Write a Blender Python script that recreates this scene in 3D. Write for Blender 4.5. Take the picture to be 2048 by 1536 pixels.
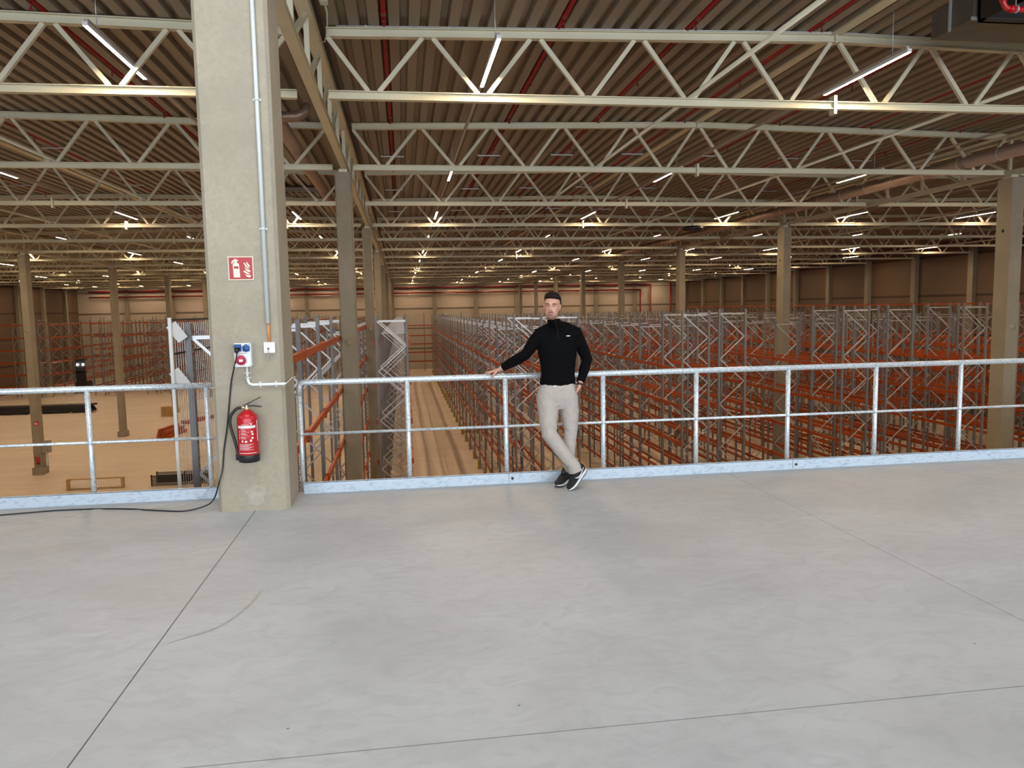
import bpy, bmesh, math, random
from mathutils import Vector, Matrix
random.seed(7)
for o in list(bpy.data.objects): bpy.data.objects.remove(o)
SC = bpy.context.scene
COL = SC.collection

# ------------------------------------------------------------------ camera
cam_d = bpy.data.cameras.new('camera'); cam = bpy.data.objects.new('camera', cam_d); COL.objects.link(cam)
cam_d.sensor_fit = 'HORIZONTAL'; cam_d.sensor_width = 36.0; cam_d.lens = 1518.3 / 2048 * 36.0
cam_d.clip_start = 0.05; cam_d.clip_end = 400
YAW, PITCH, ROLL, EYE = 0.141436778, 0.0993784841, 0.0177577238, 1.71
cy, sy = math.cos(YAW), math.sin(YAW); cp, sp = math.cos(PITCH), math.sin(PITCH); cr, sr = math.cos(ROLL), math.sin(ROLL)
Rz = Matrix(((cy, -sy, 0), (sy, cy, 0), (0, 0, 1)))
Mx = Matrix(((1, 0, 0), (0, -sp, -cp), (0, cp, -sp)))
Rr = Matrix(((cr, sr, 0), (-sr, cr, 0), (0, 0, 1)))
RW = Rr @ Mx @ Rz
rx, dn, fw = Vector(RW[0]), Vector(RW[1]), Vector(RW[2])
cam.matrix_world = Matrix(((rx.x, -dn.x, -fw.x, 0), (rx.y, -dn.y, -fw.y, 0), (rx.z, -dn.z, -fw.z, EYE), (0, 0, 0, 1)))
SC.camera = cam

# ------------------------------------------------------------------ world, exposure, daylight
w = bpy.data.worlds.new('world'); SC.world = w; w.use_nodes = True
bg = w.node_tree.nodes['Background']; bg.inputs[0].default_value = (0.75, 0.87, 1.0, 1); bg.inputs[1].default_value = 1.0
SC.view_settings.view_transform = 'Standard'; SC.view_settings.look = 'None'
SC.view_settings.gamma = 1.0; SC.view_settings.use_curve_mapping = False
SC.view_settings.exposure = 0.0
LED_STRENGTH = 375.0
DAY = 1250.0
ROOF_FILL = 215.0  # energy of the fill lamps added above the mezzanine
SC.cycles.use_denoising = True
SC.cycles.max_bounces = 6; SC.cycles.diffuse_bounces = 4; SC.cycles.glossy_bounces = 3; SC.cycles.transmission_bounces = 3
SC.cycles.sample_clamp_indirect = 6.0
SC.cycles.caustics_reflective = False; SC.cycles.caustics_refractive = False

G = -7.39          # hall floor, the mezzanine floor is z = 0
BACK = -15.0       # rear wall with the windows, behind the camera
for i, wx in enumerate((-9.6, 0.0, 9.6, 19.2)):   # daylight entering through the four rear windows
    ld = bpy.data.lights.new('window_daylight', 'AREA'); ld.shape = 'RECTANGLE'; ld.size = 8.8; ld.size_y = 3.9
    ld.energy = DAY; ld.color = (0.86, 0.93, 1.0)
    lo = bpy.data.objects.new('window_daylight', ld); COL.objects.link(lo)
    lo.location = (wx, BACK + 0.12, 2.9); lo.rotation_euler = (math.radians(90), 0, 0)

for i, wx in enumerate((-10.0, -1.0, 8.0, 17.0)):   # overhead fill lamps added to brighten the mezzanine floor, source invented
    for j, wy in enumerate((-8.0, 3.4)):
        ld = bpy.data.lights.new('added_roof_fill', 'AREA'); ld.shape = 'RECTANGLE'; ld.size = 4.6; ld.size_y = 2.3
        ld.energy = ROOF_FILL; ld.color = (0.90, 0.95, 1.0)
        lo = bpy.data.objects.new('added_roof_fill', ld); COL.objects.link(lo); lo.location = (wx, wy, 6.36)
# ------------------------------------------------------------------ helpers
def tag(o, label=None, cat=None, group=None, kind=None):
    if label: o['label'] = label
    if cat: o['category'] = cat
    if group: o['group'] = group
    if kind: o['kind'] = kind
    return o
def empty(name, loc=(0, 0, 0), rz=0.0):
    o = bpy.data.objects.new(name, None); COL.objects.link(o); o.location = loc; o.rotation_euler = (0, 0, rz)
    o.empty_display_size = 0.1
    return o
class MB:
    def __init__(s): s.v = []; s.f = []; s.m = []; s.sm = []; s.cur = 0; s.smooth = False
    def face(s, idx): s.f.append(idx); s.m.append(s.cur); s.sm.append(s.smooth)
    def add(s, vs, fs):
        b = len(s.v); s.v += [tuple(v) for v in vs]
        for f in fs: s.face([b + i for i in f])
    def box(s, c, d, rot=None):
        x, y, z = d[0] / 2, d[1] / 2, d[2] / 2
        vs = [Vector((i, j, k)) for i in (-x, x) for j in (-y, y) for k in (-z, z)]
        if rot is not None: vs = [rot @ v for v in vs]
        c = Vector(c); s.add([v + c for v in vs], [(0, 1, 3, 2), (4, 6, 7, 5), (0, 4, 5, 1), (2, 3, 7, 6), (0, 2, 6, 4), (1, 5, 7, 3)])
        return s
    def b2(s, lo, hi):
        return s.box([(a + b) / 2 for a, b in zip(lo, hi)], [abs(b - a) for a, b in zip(lo, hi)])
    def bar(s, a, b, w, h, up=(0, 0, 1)):
        a, b = Vector(a), Vector(b); d = b - a; L = d.length; d.normalize(); up = Vector(up)
        sd = d.cross(up)
        if sd.length < 1e-5: sd = d.cross(Vector((0, 1, 0)))
        sd.normalize(); u = sd.cross(d)
        R = Matrix((sd, d, u)).transposed()
        return s.box((a + b) / 2, (w, L, h), R)
    def tube(s, pts, r, n=10, cap=True, smooth=True):
        pts = [Vector(p) for p in pts]; rs = r if isinstance(r, (list, tuple)) else [r] * len(pts)
        sm0 = s.smooth; s.smooth = smooth; base = len(s.v); ref = None
        for i, p in enumerate(pts):
            t = (pts[min(i + 1, len(pts) - 1)] - pts[max(i - 1, 0)]).normalized()
            if ref is None:
                ref = Vector((0, 0, 1)) if abs(t.z) < .9 else Vector((1, 0, 0))
            ref = (ref - t * ref.dot(t)).normalized(); q = t.cross(ref)
            rr = rs[i]; ra, rb = rr if isinstance(rr, (list, tuple)) else (rr, rr)
            for k in range(n):
                a = 2 * math.pi * k / n
                s.v.append(tuple(p + ref * math.cos(a) * ra + q * math.sin(a) * rb))
        for i in range(len(pts) - 1):
            for k in range(n):
                a = base + i * n + k; b = base + i * n + (k + 1) % n
                s.face([a, b, b + n, a + n])
        s.smooth = False
        if cap:
            s.face([base + k for k in range(n)][::-1]); s.face([base + (len(pts) - 1) * n + k for k in range(n)])
        s.smooth = sm0
        return s
    def lathe(s, prof, c=(0, 0, 0), n=24, smooth=True, axis='z'):
        sm0 = s.smooth; s.smooth = smooth; base = len(s.v); c = Vector(c)
        for r, z in prof:
            for k in range(n):
                a = 2 * math.pi * k / n; p = (r * math.cos(a), r * math.sin(a), z)
                if axis == 'y': p = (p[0], p[2], p[1])
                if axis == 'x': p = (p[2], p[0], p[1])
                s.v.append(tuple(c + Vector(p)))
        for i in range(len(prof) - 1):
            for k in range(n):
                a = base + i * n + k; b = base + i * n + (k + 1) % n
                s.face([a, b, b + n, a + n])
        s.face([base + k for k in range(n)][::-1]); s.face([base + (len(prof) - 1) * n + k for k in range(n)])
        s.smooth = sm0; return s
    def prism(s, poly, axis, lo, hi):
        n = len(poly); f = {'x': lambda a, b, t: (t, a, b), 'y': lambda a, b, t: (a, t, b), 'z': lambda a, b, t: (a, b, t)}[axis]
        s.add([f(a, b, lo) for a, b in poly] + [f(a, b, hi) for a, b in poly],
              [list(range(n))[::-1], [n + i for i in range(n)]] + [[i, (i + 1) % n, n + (i + 1) % n, n + i] for i in range(n)])
        return s
    def ell(s, c, r, R=None, nu=16, nv=10):
        sm0 = s.smooth; s.smooth = True; base = len(s.v); c = Vector(c)
        for i in range(nv + 1):
            ph = math.pi * i / nv - math.pi / 2
            for k in range(nu):
                a = 2 * math.pi * k / nu
                v = Vector((r[0] * math.cos(ph) * math.cos(a), r[1] * math.cos(ph) * math.sin(a), r[2] * math.sin(ph)))
                if R is not None: v = R @ v
                s.v.append(tuple(c + v))
        for i in range(nv):
            for k in range(nu):
                a = base + i * nu + k; b = base + i * nu + (k + 1) % nu
                s.face([a, b, b + nu, a + nu])
        s.smooth = sm0; return s
    def mesh(s, name, mats):
        me = bpy.data.meshes.new(name); me.from_pydata(s.v, [], s.f)
        for m in (mats if isinstance(mats, (list, tuple)) else [mats]): me.materials.append(m)
        me.polygons.foreach_set('material_index', s.m); me.polygons.foreach_set('use_smooth', s.sm)
        me.update()
        bm = bmesh.new(); bm.from_mesh(me); bmesh.ops.recalc_face_normals(bm, faces=bm.faces); bm.to_mesh(me); bm.free()
        return me
    def build(s, name, mats, parent=None, loc=None):
        return inst(name, s.mesh(name, mats), parent, loc)
def inst(name, me, parent=None, loc=None):
    o = bpy.data.objects.new(name, me); COL.objects.link(o)
    if parent is not None: o.parent = parent
    if loc is not None: o.location = loc
    return o
def copy_tree(o, parent=None):
    c = o.copy(); COL.objects.link(c)
    if parent is not None: c.parent = parent
    for ch in list(o.children): copy_tree(ch, c)
    return c
def ibeam(mb, a, b, w, h, tf=0.016, tw=0.012):
    """I section between a and b (horizontal-ish run)"""
    a, b = Vector(a), Vector(b); d = (b - a).normalized(); up = Vector((0, 0, 1)); sd = d.cross(up).normalized(); u = sd.cross(d)
    off = u * (h / 2 - tf / 2)
    mb.bar(a + off, b + off, w, tf, u); mb.bar(a - off, b - off, w, tf, u); mb.bar(a, b, tw, h - 2 * tf, u)
def channel(mb, a, b, w, h, t=0.02):
    mb.bar(a, b, w, h)

# ------------------------------------------------------------------ materials
def mat(name, col, rough=0.6, metal=0.0, noise=None, bump=None, spec=0.5, stretch=(1, 1, 1), col2=None, detail=6, ramp=(0.35, 0.65)):
    m = bpy.data.materials.new(name); m.use_nodes = True; nt = m.node_tree; b = nt.nodes['Principled BSDF']
    b.inputs['Base Color'].default_value = (*col, 1); b.inputs['Roughness'].default_value = rough; b.inputs['Metallic'].default_value = metal
    b.inputs['Specular IOR Level'].default_value = spec
    if noise or bump:
        tc = nt.nodes.new('ShaderNodeTexCoord'); mp = nt.nodes.new('ShaderNodeMapping'); mp.inputs['Scale'].default_value = stretch
        nt.links.new(tc.outputs['Object'], mp.inputs['Vector'])
    if noise:
        n = nt.nodes.new('ShaderNodeTexNoise'); n.inputs['Scale'].default_value = noise; n.inputs['Detail'].default_value = detail
        r = nt.nodes.new('ShaderNodeValToRGB'); c2 = col2 or tuple(c * 0.8 for c in col)
        r.color_ramp.elements[0].position = ramp[0]; r.color_ramp.elements[1].position = ramp[1]
        r.color_ramp.elements[0].color = (*c2, 1); r.color_ramp.elements[1].color = (*col, 1)
        nt.links.new(mp.outputs[0], n.inputs['Vector']); nt.links.new(n.outputs['Fac'], r.inputs['Fac']); nt.links.new(r.outputs['Color'], b.inputs['Base Color'])
    if bump:
        n2 = nt.nodes.new('ShaderNodeTexNoise'); n2.inputs['Scale'].default_value = bump[0]; n2.inputs['Detail'].default_value = 4
        bp = nt.nodes.new('ShaderNodeBump'); bp.inputs['Strength'].default_value = bump[1]; bp.inputs['Distance'].default_value = 0.01
        nt.links.new(mp.outputs[0], n2.inputs['Vector']); nt.links.new(n2.outputs['Fac'], bp.inputs['Height']); nt.links.new(bp.outputs['Normal'], b.inputs['Normal'])
    return m
def emis(name, col, st):
    m = bpy.data.materials.new(name); m.use_nodes = True; b = m.node_tree.nodes['Principled BSDF']
    b.inputs['Base Color'].default_value = (0.9, 0.9, 0.9, 1); b.inputs['Emission Color'].default_value = (*col, 1); b.inputs['Emission Strength'].default_value = st
    return m
def math_node(nt, op, a, b=None, c=None):
    n = nt.nodes.new('ShaderNodeMath'); n.operation = op
    for i, x in enumerate((a, b, c)):
        if x is None: continue
        if isinstance(x, (int, float)): n.inputs[i].default_value = x
        else: nt.links.new(x, n.inputs[i])
    return n.outputs[0]
def mixc(nt, fac, a, b):
    n = nt.nodes.new('ShaderNodeMix'); n.data_type = 'RGBA'
    nt.links.new(fac, n.inputs[0])
    for i, x in ((6, a), (7, b)):
        if isinstance(x, tuple): n.inputs[i].default_value = (*x, 1)
        else: nt.links.new(x, n.inputs[i])
    return n.outputs[2]
M = {}
M['cream'] = mat('cream_steel', (0.70, 0.67, 0.51), 0.45, noise=1.2, col2=(0.64, 0.61, 0.455))
M['deck'] = mat('roof_deck_steel', (0.26, 0.222, 0.175), 0.45, 0.15, noise=0.6, col2=(0.215, 0.180, 0.138), stretch=(3, 0.15, 1))
M['galv'] = mat('galvanised_steel', (0.72, 0.78, 0.82), 0.36, 0.35, noise=45, col2=(0.50, 0.56, 0.61), ramp=(0.38, 0.6))
M['toe'] = mat('galvanised_toe_board', (0.50, 0.585, 0.67), 0.5, 0.2, noise=22, col2=(0.32, 0.39, 0.48), ramp=(0.25, 0.5), stretch=(1, 1, 2.5))
M['zinc'] = mat('zinc_brace', (0.52, 0.54, 0.56), 0.36, 0.4)
M['upright'] = mat('painted_upright', (0.185, 0.192, 0.205), 0.5, 0.1)
M['orange'] = mat('orange_beam', (0.42, 0.078, 0.010), 0.42, noise=2.0, col2=(0.35, 0.062, 0.008))
M['yellow'] = mat('yellow_guard', (0.55, 0.36, 0.02), 0.5)
M['redpipe'] = mat('red_pipe', (0.19, 0.005, 0.005), 0.3)
M['red'] = mat('red_paint', (0.50, 0.012, 0.018), 0.28)
M['black'] = mat('black_plastic', (0.012, 0.012, 0.013), 0.45)
M['dark'] = mat('dark_steel', (0.03, 0.03, 0.032), 0.5, 0.3)
M['white'] = mat('white_plastic', (0.78, 0.79, 0.78), 0.4)
M['whiteprint'] = mat('white_print', (0.80, 0.74, 0.74), 0.5)
M['conduit'] = mat('grey_plastic_conduit', (0.62, 0.66, 0.66), 0.4)
M['foil'] = mat('foil_insulation', (0.36, 0.26, 0.20), 0.42, 0.55, bump=(14, 0.5))
M['ductgrey'] = mat('grey_duct_sheet', (0.13, 0.12, 0.105), 0.5, 0.2, noise=3)
M['ductbrown'] = mat('black_coil_box', (0.02, 0.018, 0.017), 0.5)
M['rail'] = mat('light_track', (0.45, 0.40, 0.36), 0.5)
M['wood'] = mat('pale_timber', (0.55, 0.38, 0.18), 0.7, noise=6, col2=(0.40, 0.25, 0.10), stretch=(1, 8, 1))
M['led'] = emis('led_diffuser', (1.0, 0.71, 0.44), LED_STRENGTH)
M['lamp'] = emis('vehicle_lamp', (1.0, 0.97, 0.9), 60)
M['copper'] = mat('orange_conduit', (0.65, 0.26, 0.08), 0.5)
M['blue'] = mat('blue_socket', (0.03, 0.10, 0.30), 0.4)
M['pinkred'] = mat('red_socket', (0.45, 0.03, 0.07), 0.35)
M['brass'] = mat('brass', (0.70, 0.55, 0.35), 0.3, 0.8)
M['glowprint'] = mat('photoluminescent_print', (0.78, 0.80, 0.60), 0.5)
M['signred'] = mat('sign_red', (0.42, 0.02, 0.03), 0.45)

def concrete(name, c1, c2, scale, fine=30, rough=0.75, bump=0.15):
    m = bpy.data.materials.new(name); m.use_nodes = True; nt = m.node_tree; b = nt.nodes['Principled BSDF']
    b.inputs['Roughness'].default_value = rough
    tc = nt.nodes.new('ShaderNodeTexCoord')
    n = nt.nodes.new('ShaderNodeTexNoise'); n.inputs['Scale'].default_value = scale; n.inputs['Detail'].default_value = 9; n.inputs['Roughness'].default_value = 0.6
    r = nt.nodes.new('ShaderNodeValToRGB'); r.color_ramp.elements[0].position = 0.3; r.color_ramp.elements[1].position = 0.68
    r.color_ramp.elements[0].color = (*c2, 1); r.color_ramp.elements[1].color = (*c1, 1)
    nt.links.new(tc.outputs['Object'], n.inputs['Vector']); nt.links.new(n.outputs['Fac'], r.inputs['Fac'])
    n2 = nt.nodes.new('ShaderNodeTexNoise'); n2.inputs['Scale'].default_value = fine; n2.inputs['Detail'].default_value = 6
    nt.links.new(tc.outputs['Object'], n2.inputs['Vector'])
    v = nt.nodes.new('ShaderNodeTexVoronoi'); v.inputs['Scale'].default_value = fine * 0.55
    nt.links.new(tc.outputs['Object'], v.inputs['Vector'])
    pit = math_node(nt, 'LESS_THAN', v.outputs['Distance'], 0.07)
    f = math_node(nt, 'MULTIPLY', pit, 0.35)
    col = mixc(nt, f, r.outputs['Color'], tuple(c * 0.5 for c in c2))
    f2 = math_node(nt, 'MULTIPLY', math_node(nt, 'SUBTRACT', n2.outputs['Fac'], 0.38), 1.5)
    cl = nt.nodes.new('ShaderNodeClamp'); nt.links.new(f2, cl.inputs[0])
    col = mixc(nt, cl.outputs[0], col, tuple(c * 0.74 for c in c1))
    n3 = nt.nodes.new('ShaderNodeTexNoise'); n3.inputs['Scale'].default_value = 0.9; n3.inputs['Detail'].default_value = 7; n3.inputs['Roughness'].default_value = 0.7
    nt.links.new(tc.outputs['Object'], n3.inputs['Vector'])
    ck = math_node(nt, 'LESS_THAN', math_node(nt, 'ABSOLUTE', math_node(nt, 'SUBTRACT', n3.outputs['Fac'], 0.56)), 0.0012)
    col = mixc(nt, math_node(nt, 'MULTIPLY', ck, 0.45), col, tuple(c * 0.45 for c in c2))
    nt.links.new(col, b.inputs['Base Color'])
    bp = nt.nodes.new('ShaderNodeBump'); bp.inputs['Strength'].default_value = bump; bp.inputs['Distance'].default_value = 0.01
    nt.links.new(n2.outputs['Fac'], bp.inputs['Height']); nt.links.new(bp.outputs['Normal'], b.inputs['Normal'])
    return m
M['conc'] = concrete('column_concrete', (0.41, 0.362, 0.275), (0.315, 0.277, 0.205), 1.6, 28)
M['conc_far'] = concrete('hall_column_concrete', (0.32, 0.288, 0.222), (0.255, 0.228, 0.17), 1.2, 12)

def floor_material(name, c1, c2, scale, stretch, joints_x=(), joints_y=(), jw=0.012, jcol=(0.05, 0.05, 0.05), rough=0.6, swirl=True):
    m = bpy.data.materials.new(name); m.use_nodes = True; nt = m.node_tree; b = nt.nodes['Principled BSDF']
    b.inputs['Roughness'].default_value = rough
    tc = nt.nodes.new('ShaderNodeTexCoord'); mp = nt.nodes.new('ShaderNodeMapping'); mp.inputs['Scale'].default_value = stretch
    nt.links.new(tc.outputs['Object'], mp.inputs['Vector'])
    n = nt.nodes.new('ShaderNodeTexNoise'); n.inputs['Scale'].default_value = scale; n.inputs['Detail'].default_value = 8
    n.inputs['Roughness'].default_value = 0.55; n.inputs['Distortion'].default_value = 0.6
    r = nt.nodes.new('ShaderNodeValToRGB'); r.color_ramp.elements[0].position = 0.32; r.color_ramp.elements[1].position = 0.66
    r.color_ramp.elements[0].color = (*c2, 1); r.color_ramp.elements[1].color = (*c1, 1)
    nt.links.new(mp.outputs[0], n.inputs['Vector']); nt.links.new(n.outputs['Fac'], r.inputs['Fac'])
    col = r.outputs['Color']
    m4 = nt.nodes.new('ShaderNodeTexNoise'); m4.inputs['Scale'].default_value = scale * 4.5; m4.inputs['Detail'].default_value = 10; m4.inputs['Roughness'].default_value = 0.68; m4.inputs['Distortion'].default_value = 1.6
    nt.links.new(mp.outputs[0], m4.inputs['Vector'])
    c4 = nt.nodes.new('ShaderNodeClamp'); nt.links.new(math_node(nt, 'MULTIPLY', math_node(nt, 'SUBTRACT', m4.outputs['Fac'], 0.45), 2.4), c4.inputs[0])
    col = mixc(nt, c4.outputs[0], col, tuple(c * 0.84 for c in c2))
    sep = nt.nodes.new('ShaderNodeSeparateXYZ'); nt.links.new(tc.outputs['Object'], sep.inputs[0])
    v = nt.nodes.new('ShaderNodeTexVoronoi'); v.inputs['Scale'].default_value = 3.0; nt.links.new(tc.outputs['Object'], v.inputs['Vector'])
    spk = math_node(nt, 'MULTIPLY', math_node(nt, 'LESS_THAN', v.outputs['Distance'], 0.02), 0.7)
    col = mixc(nt, spk, col, (0.06, 0.055, 0.05))
    for axis, lst in (('X', joints_x), ('Y', joints_y)):
        for j in lst:
            d = math_node(nt, 'ABSOLUTE', math_node(nt, 'SUBTRACT', sep.outputs[axis], j[0]))
            f = math_node(nt, 'MULTIPLY', math_node(nt, 'LESS_THAN', d, j[1]), j[2])
            col = mixc(nt, f, col, jcol)
    nt.links.new(col, b.inputs['Base Color'])
    rn = math_node(nt, 'MULTIPLY_ADD', n.outputs['Fac'], 0.25, rough - 0.12); nt.links.new(rn, b.inputs['Roughness'])
    return m
M['mezz'] = floor_material('mezzanine_concrete', (0.50, 0.51, 0.51), (0.42, 0.43, 0.43), 0.9, (1, 1.6, 1),
    joints_x=((-1.315, 0.0035, 0.92), (3.23, 0.003, 0.6)), joints_y=((2.87, 0.003, 0.65),), rough=0.55)
M['ground'] = floor_material('hall_floor_concrete', (0.62, 0.54, 0.44), (0.52, 0.44, 0.35), 0.22, (1, 2.6, 1),
    joints_x=((-21.1, 0.03, 0.25), (2.1, 0.02, 0.2)), joints_y=((53.6, 0.04, 0.25), (75.0, 0.04, 0.25)), jcol=(0.62, 0.5, 0.38), rough=0.55)
def wall_material(name, col, dark, joints, vert=None):
    m = bpy.data.materials.new(name); m.use_nodes = True; nt = m.node_tree; b = nt.nodes['Principled BSDF']
    b.inputs['Roughness'].default_value = 0.6
    tc = nt.nodes.new('ShaderNodeTexCoord'); sep = nt.nodes.new('ShaderNodeSeparateXYZ'); nt.links.new(tc.outputs['Object'], sep.inputs[0])
    n = nt.nodes.new('ShaderNodeTexNoise'); n.inputs['Scale'].default_value = 0.5; nt.links.new(tc.outputs['Object'], n.inputs['Vector'])
    c = mixc(nt, n.outputs['Fac'], col, tuple(x * 0.86 for x in col))
    for j, wd in joints:
        d = math_node(nt, 'ABSOLUTE', math_node(nt, 'SUBTRACT', sep.outputs['Z'], j))
        c = mixc(nt, math_node(nt, 'LESS_THAN', d, wd), c, dark)
    nt.links.new(c, b.inputs['Base Color'])
    return m
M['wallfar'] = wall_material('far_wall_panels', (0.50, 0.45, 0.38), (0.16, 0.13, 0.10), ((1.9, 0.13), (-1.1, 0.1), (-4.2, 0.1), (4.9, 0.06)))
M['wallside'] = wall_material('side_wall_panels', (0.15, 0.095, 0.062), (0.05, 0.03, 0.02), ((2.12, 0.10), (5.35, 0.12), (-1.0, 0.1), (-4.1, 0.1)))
# ------------------------------------------------------------------ the building
XL, XR, YF = -46.3, 43.9, 118.0
def struct(o): o['kind'] = 'structure'; return o
mb = MB(); mb.b2((XL - .3, BACK - .3, G - .3), (XR + .3, YF + .3, G)); struct(mb.build('floor', M['ground']))
mb = MB(); mb.b2((-24, BACK, -0.45), (28, 7.33, 0)); struct(mb.build('floor_mezzanine', M['mezz']))
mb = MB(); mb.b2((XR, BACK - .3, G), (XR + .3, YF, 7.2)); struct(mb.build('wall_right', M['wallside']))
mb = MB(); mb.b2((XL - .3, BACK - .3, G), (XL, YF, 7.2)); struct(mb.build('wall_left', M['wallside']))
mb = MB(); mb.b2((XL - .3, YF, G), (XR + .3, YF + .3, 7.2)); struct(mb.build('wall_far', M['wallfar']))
# rear wall with four openings
mb = MB(); ops = [(-14.0, -5.2), (-4.4, 4.4), (5.2, 14.0), (14.8, 23.6)]; z0, z1 = 0.95, 4.85
mb.b2((XL, BACK - .3, G), (XR, BACK, z0)); mb.b2((XL, BACK - .3, z1), (XR, BACK, 7.2))
xs = [XL] + [v for a in ops for v in a] + [XR]
for i in range(0, len(xs), 2): mb.b2((xs[i], BACK - .3, z0), (xs[i + 1], BACK, z1))
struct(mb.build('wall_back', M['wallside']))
gl = bpy.data.materials.new('window_glass'); gl.use_nodes = True
gb = gl.node_tree.nodes['Principled BSDF']; gb.inputs['Transmission Weight'].default_value = 1; gb.inputs['Roughness'].default_value = 0.02; gb.inputs['IOR'].default_value = 1.1
for i, (a, b) in enumerate(ops):
    e = struct(empty('window_%d' % (i + 1), ((a + b) / 2, BACK - .15, z0)))
    mb = MB(); W = (b - a) / 2; H = z1 - z0
    for x in (-W, -W / 3, W / 3, W): mb.box((x * 0.985, 0, H / 2), (.1, .1, H))
    for z in (.05, H - .05): mb.box((0, 0, z), (2 * W, .1, .1))
    mb.build('window_frame', M['upright'], e)
    mb = MB(); mb.box((0, 0, H / 2), (2 * W - .05, .02, H - .05)); mb.build('window_pane', gl, e)
# roof deck: trapezoidal ribs running along the hall, folded over each bay's ridge
COLX = [-21.1, -1.38, 17.7]
BAYS = [(XL, -21.1, -33.7), (-21.1, -1.38, -11.1), (-1.38, 17.7, 8.1), (17.7, XR, 30.8)]
def ztop(x):                                   # top of the trusses' top chord
    for a, b, r in BAYS:
        if a <= x <= b:
            t = 1 - abs(x - r) / ((r - a) if x < r else (b - r)); return 6.46 + 0.19 * t
    return 6.46
mb = MB(); pitch = 0.335; x = XL; pts = []
while x < XR:
    for dx, dz in ((0, 0), (.175, 0), (.205, .10), (.305, .10)): pts.append((x + dx, ztop(min(x + dx, XR)) + 0.015 + dz))
    x += pitch
pts.append((x, ztop(XR) + .015))
n = len(pts); vs = []
for yy in (BACK, YF):
    vs += [(px, yy, pz) for px, pz in pts]
mb.add(vs, [(i, i + 1, n + i + 1, n + i) for i in range(n - 1)])
struct(mb.build('ceiling', M['deck']))
mb = MB(); mb.b2((XL - .3, BACK - .3, 6.86), (XR + .3, YF + .3, 7.1)); struct(mb.build('roof', M['deck']))
for i, wx in enumerate((-10.0, -1.0, 8.0, 17.0)):      # invented roof lights, added to house the fill lamps, out of the picture
    for j, wy in enumerate((-8.0, 3.4)):
        e = struct(empty('window_%d' % (5 + i * 2 + j), (wx, wy, 6.38)))
        mb = MB()
        for sx_ in (-2.35, 2.35): mb.b2((sx_ - .05, -1.2, 0), (sx_ + .05, 1.2, .08))
        for sy_ in (-1.2, 1.2): mb.b2((-2.4, sy_ - .05, 0), (2.4, sy_ + .05, .08))
        mb.build('window_frame', M['conduit'], e)
        mb = MB(); mb.b2((-2.3, -1.15, .03), (2.3, 1.15, .05)); mb.build('window_pane', M['white'], e)
mb = MB()
for a, b, r in BAYS: mb.b2((r - .10, BACK + .2, 6.625), (r + .10, YF - .2, 6.66))
struct(mb.build('trim_1', M['cream']))
mb = MB()
for c in COLX: mb.b2((c + .16, BACK + .2, 6.45), (c + .20, YF - .2, 6.475))
struct(mb.build('trim_2', M['black']))

# concrete columns
ORD = ['', 'second', 'third', 'fourth', 'fifth', 'sixth', 'seventh', 'eighth']
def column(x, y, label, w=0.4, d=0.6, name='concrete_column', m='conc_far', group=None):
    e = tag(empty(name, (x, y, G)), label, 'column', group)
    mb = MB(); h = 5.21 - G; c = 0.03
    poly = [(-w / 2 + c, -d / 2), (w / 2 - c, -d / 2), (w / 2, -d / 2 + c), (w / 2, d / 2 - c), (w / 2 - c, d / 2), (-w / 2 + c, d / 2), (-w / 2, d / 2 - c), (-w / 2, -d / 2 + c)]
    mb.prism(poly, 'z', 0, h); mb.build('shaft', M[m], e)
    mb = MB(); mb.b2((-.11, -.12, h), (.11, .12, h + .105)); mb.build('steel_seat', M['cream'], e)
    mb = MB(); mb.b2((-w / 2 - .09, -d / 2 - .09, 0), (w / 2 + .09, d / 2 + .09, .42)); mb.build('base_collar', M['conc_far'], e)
    if m == 'conc_far':
        mb = MB(); mb.lathe([(.05, -.01), (.05, .0)], (-w / 2 - .003, 0, h - 1.5), 16, axis='x'); mb.build('lifting_hole', M['black'], e)
        mb = MB(); mb.lathe([(.10, -.0), (.10, .003)], (0, -d / 2 - .003, 8.3), 24, axis='y'); mb.build('grout_plug', M['conc'], e)
    return e
names = {-1.38: 'line behind the mezzanine column', 17.7: 'line beyond the right end of the handrail', -21.1: 'line standing in the open floor on the left'}
for cx in COLX:
    for k in range(8):
        y = 20.29 + 13.33 * k
        if cx == -21.1 and k < 2: continue
        kk = k if cx != -21.1 else k - 2
        lab = ('nearest' if kk == 0 else ORD[kk]) + ' grey concrete column in the ' + names[cx]
        column(cx, y, lab)
c0 = column(-1.32, 7.01, 'massive pale concrete column beside the railing carrying sockets and a red extinguisher', .6, .6, m='conc')
# wall pilasters
def pilaster(x, y, along, side, lab, grp):
    mb = MB()
    if along == 'y': mb.b2((x - .35, y - .28, G), (x, y + .28, 6.1)) if side > 0 else mb.b2((x, y - .28, G), (x + .35, y + .28, 6.1))
    else: mb.b2((x - .28, y - .35, G), (x + .28, y, 5.6))
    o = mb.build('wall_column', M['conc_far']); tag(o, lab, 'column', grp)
for k in range(16):
    y = 13.63 + 6.66 * k
    pilaster(XR, y, 'y', 1, 'concrete column engaged in the dark right hand side wall of the hall', 'columns along the right wall')
    if k > 5: pilaster(XL, y, 'y', -1, 'concrete column engaged in the left side wall beyond the orange racks', 'columns along the left wall')
for k in range(-6, 7):
    pilaster(-1.38 + 6.37 * k, YF, 'x', 0, 'concrete column engaged in the beige far end wall of the hall', 'columns along the far wall')

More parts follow.
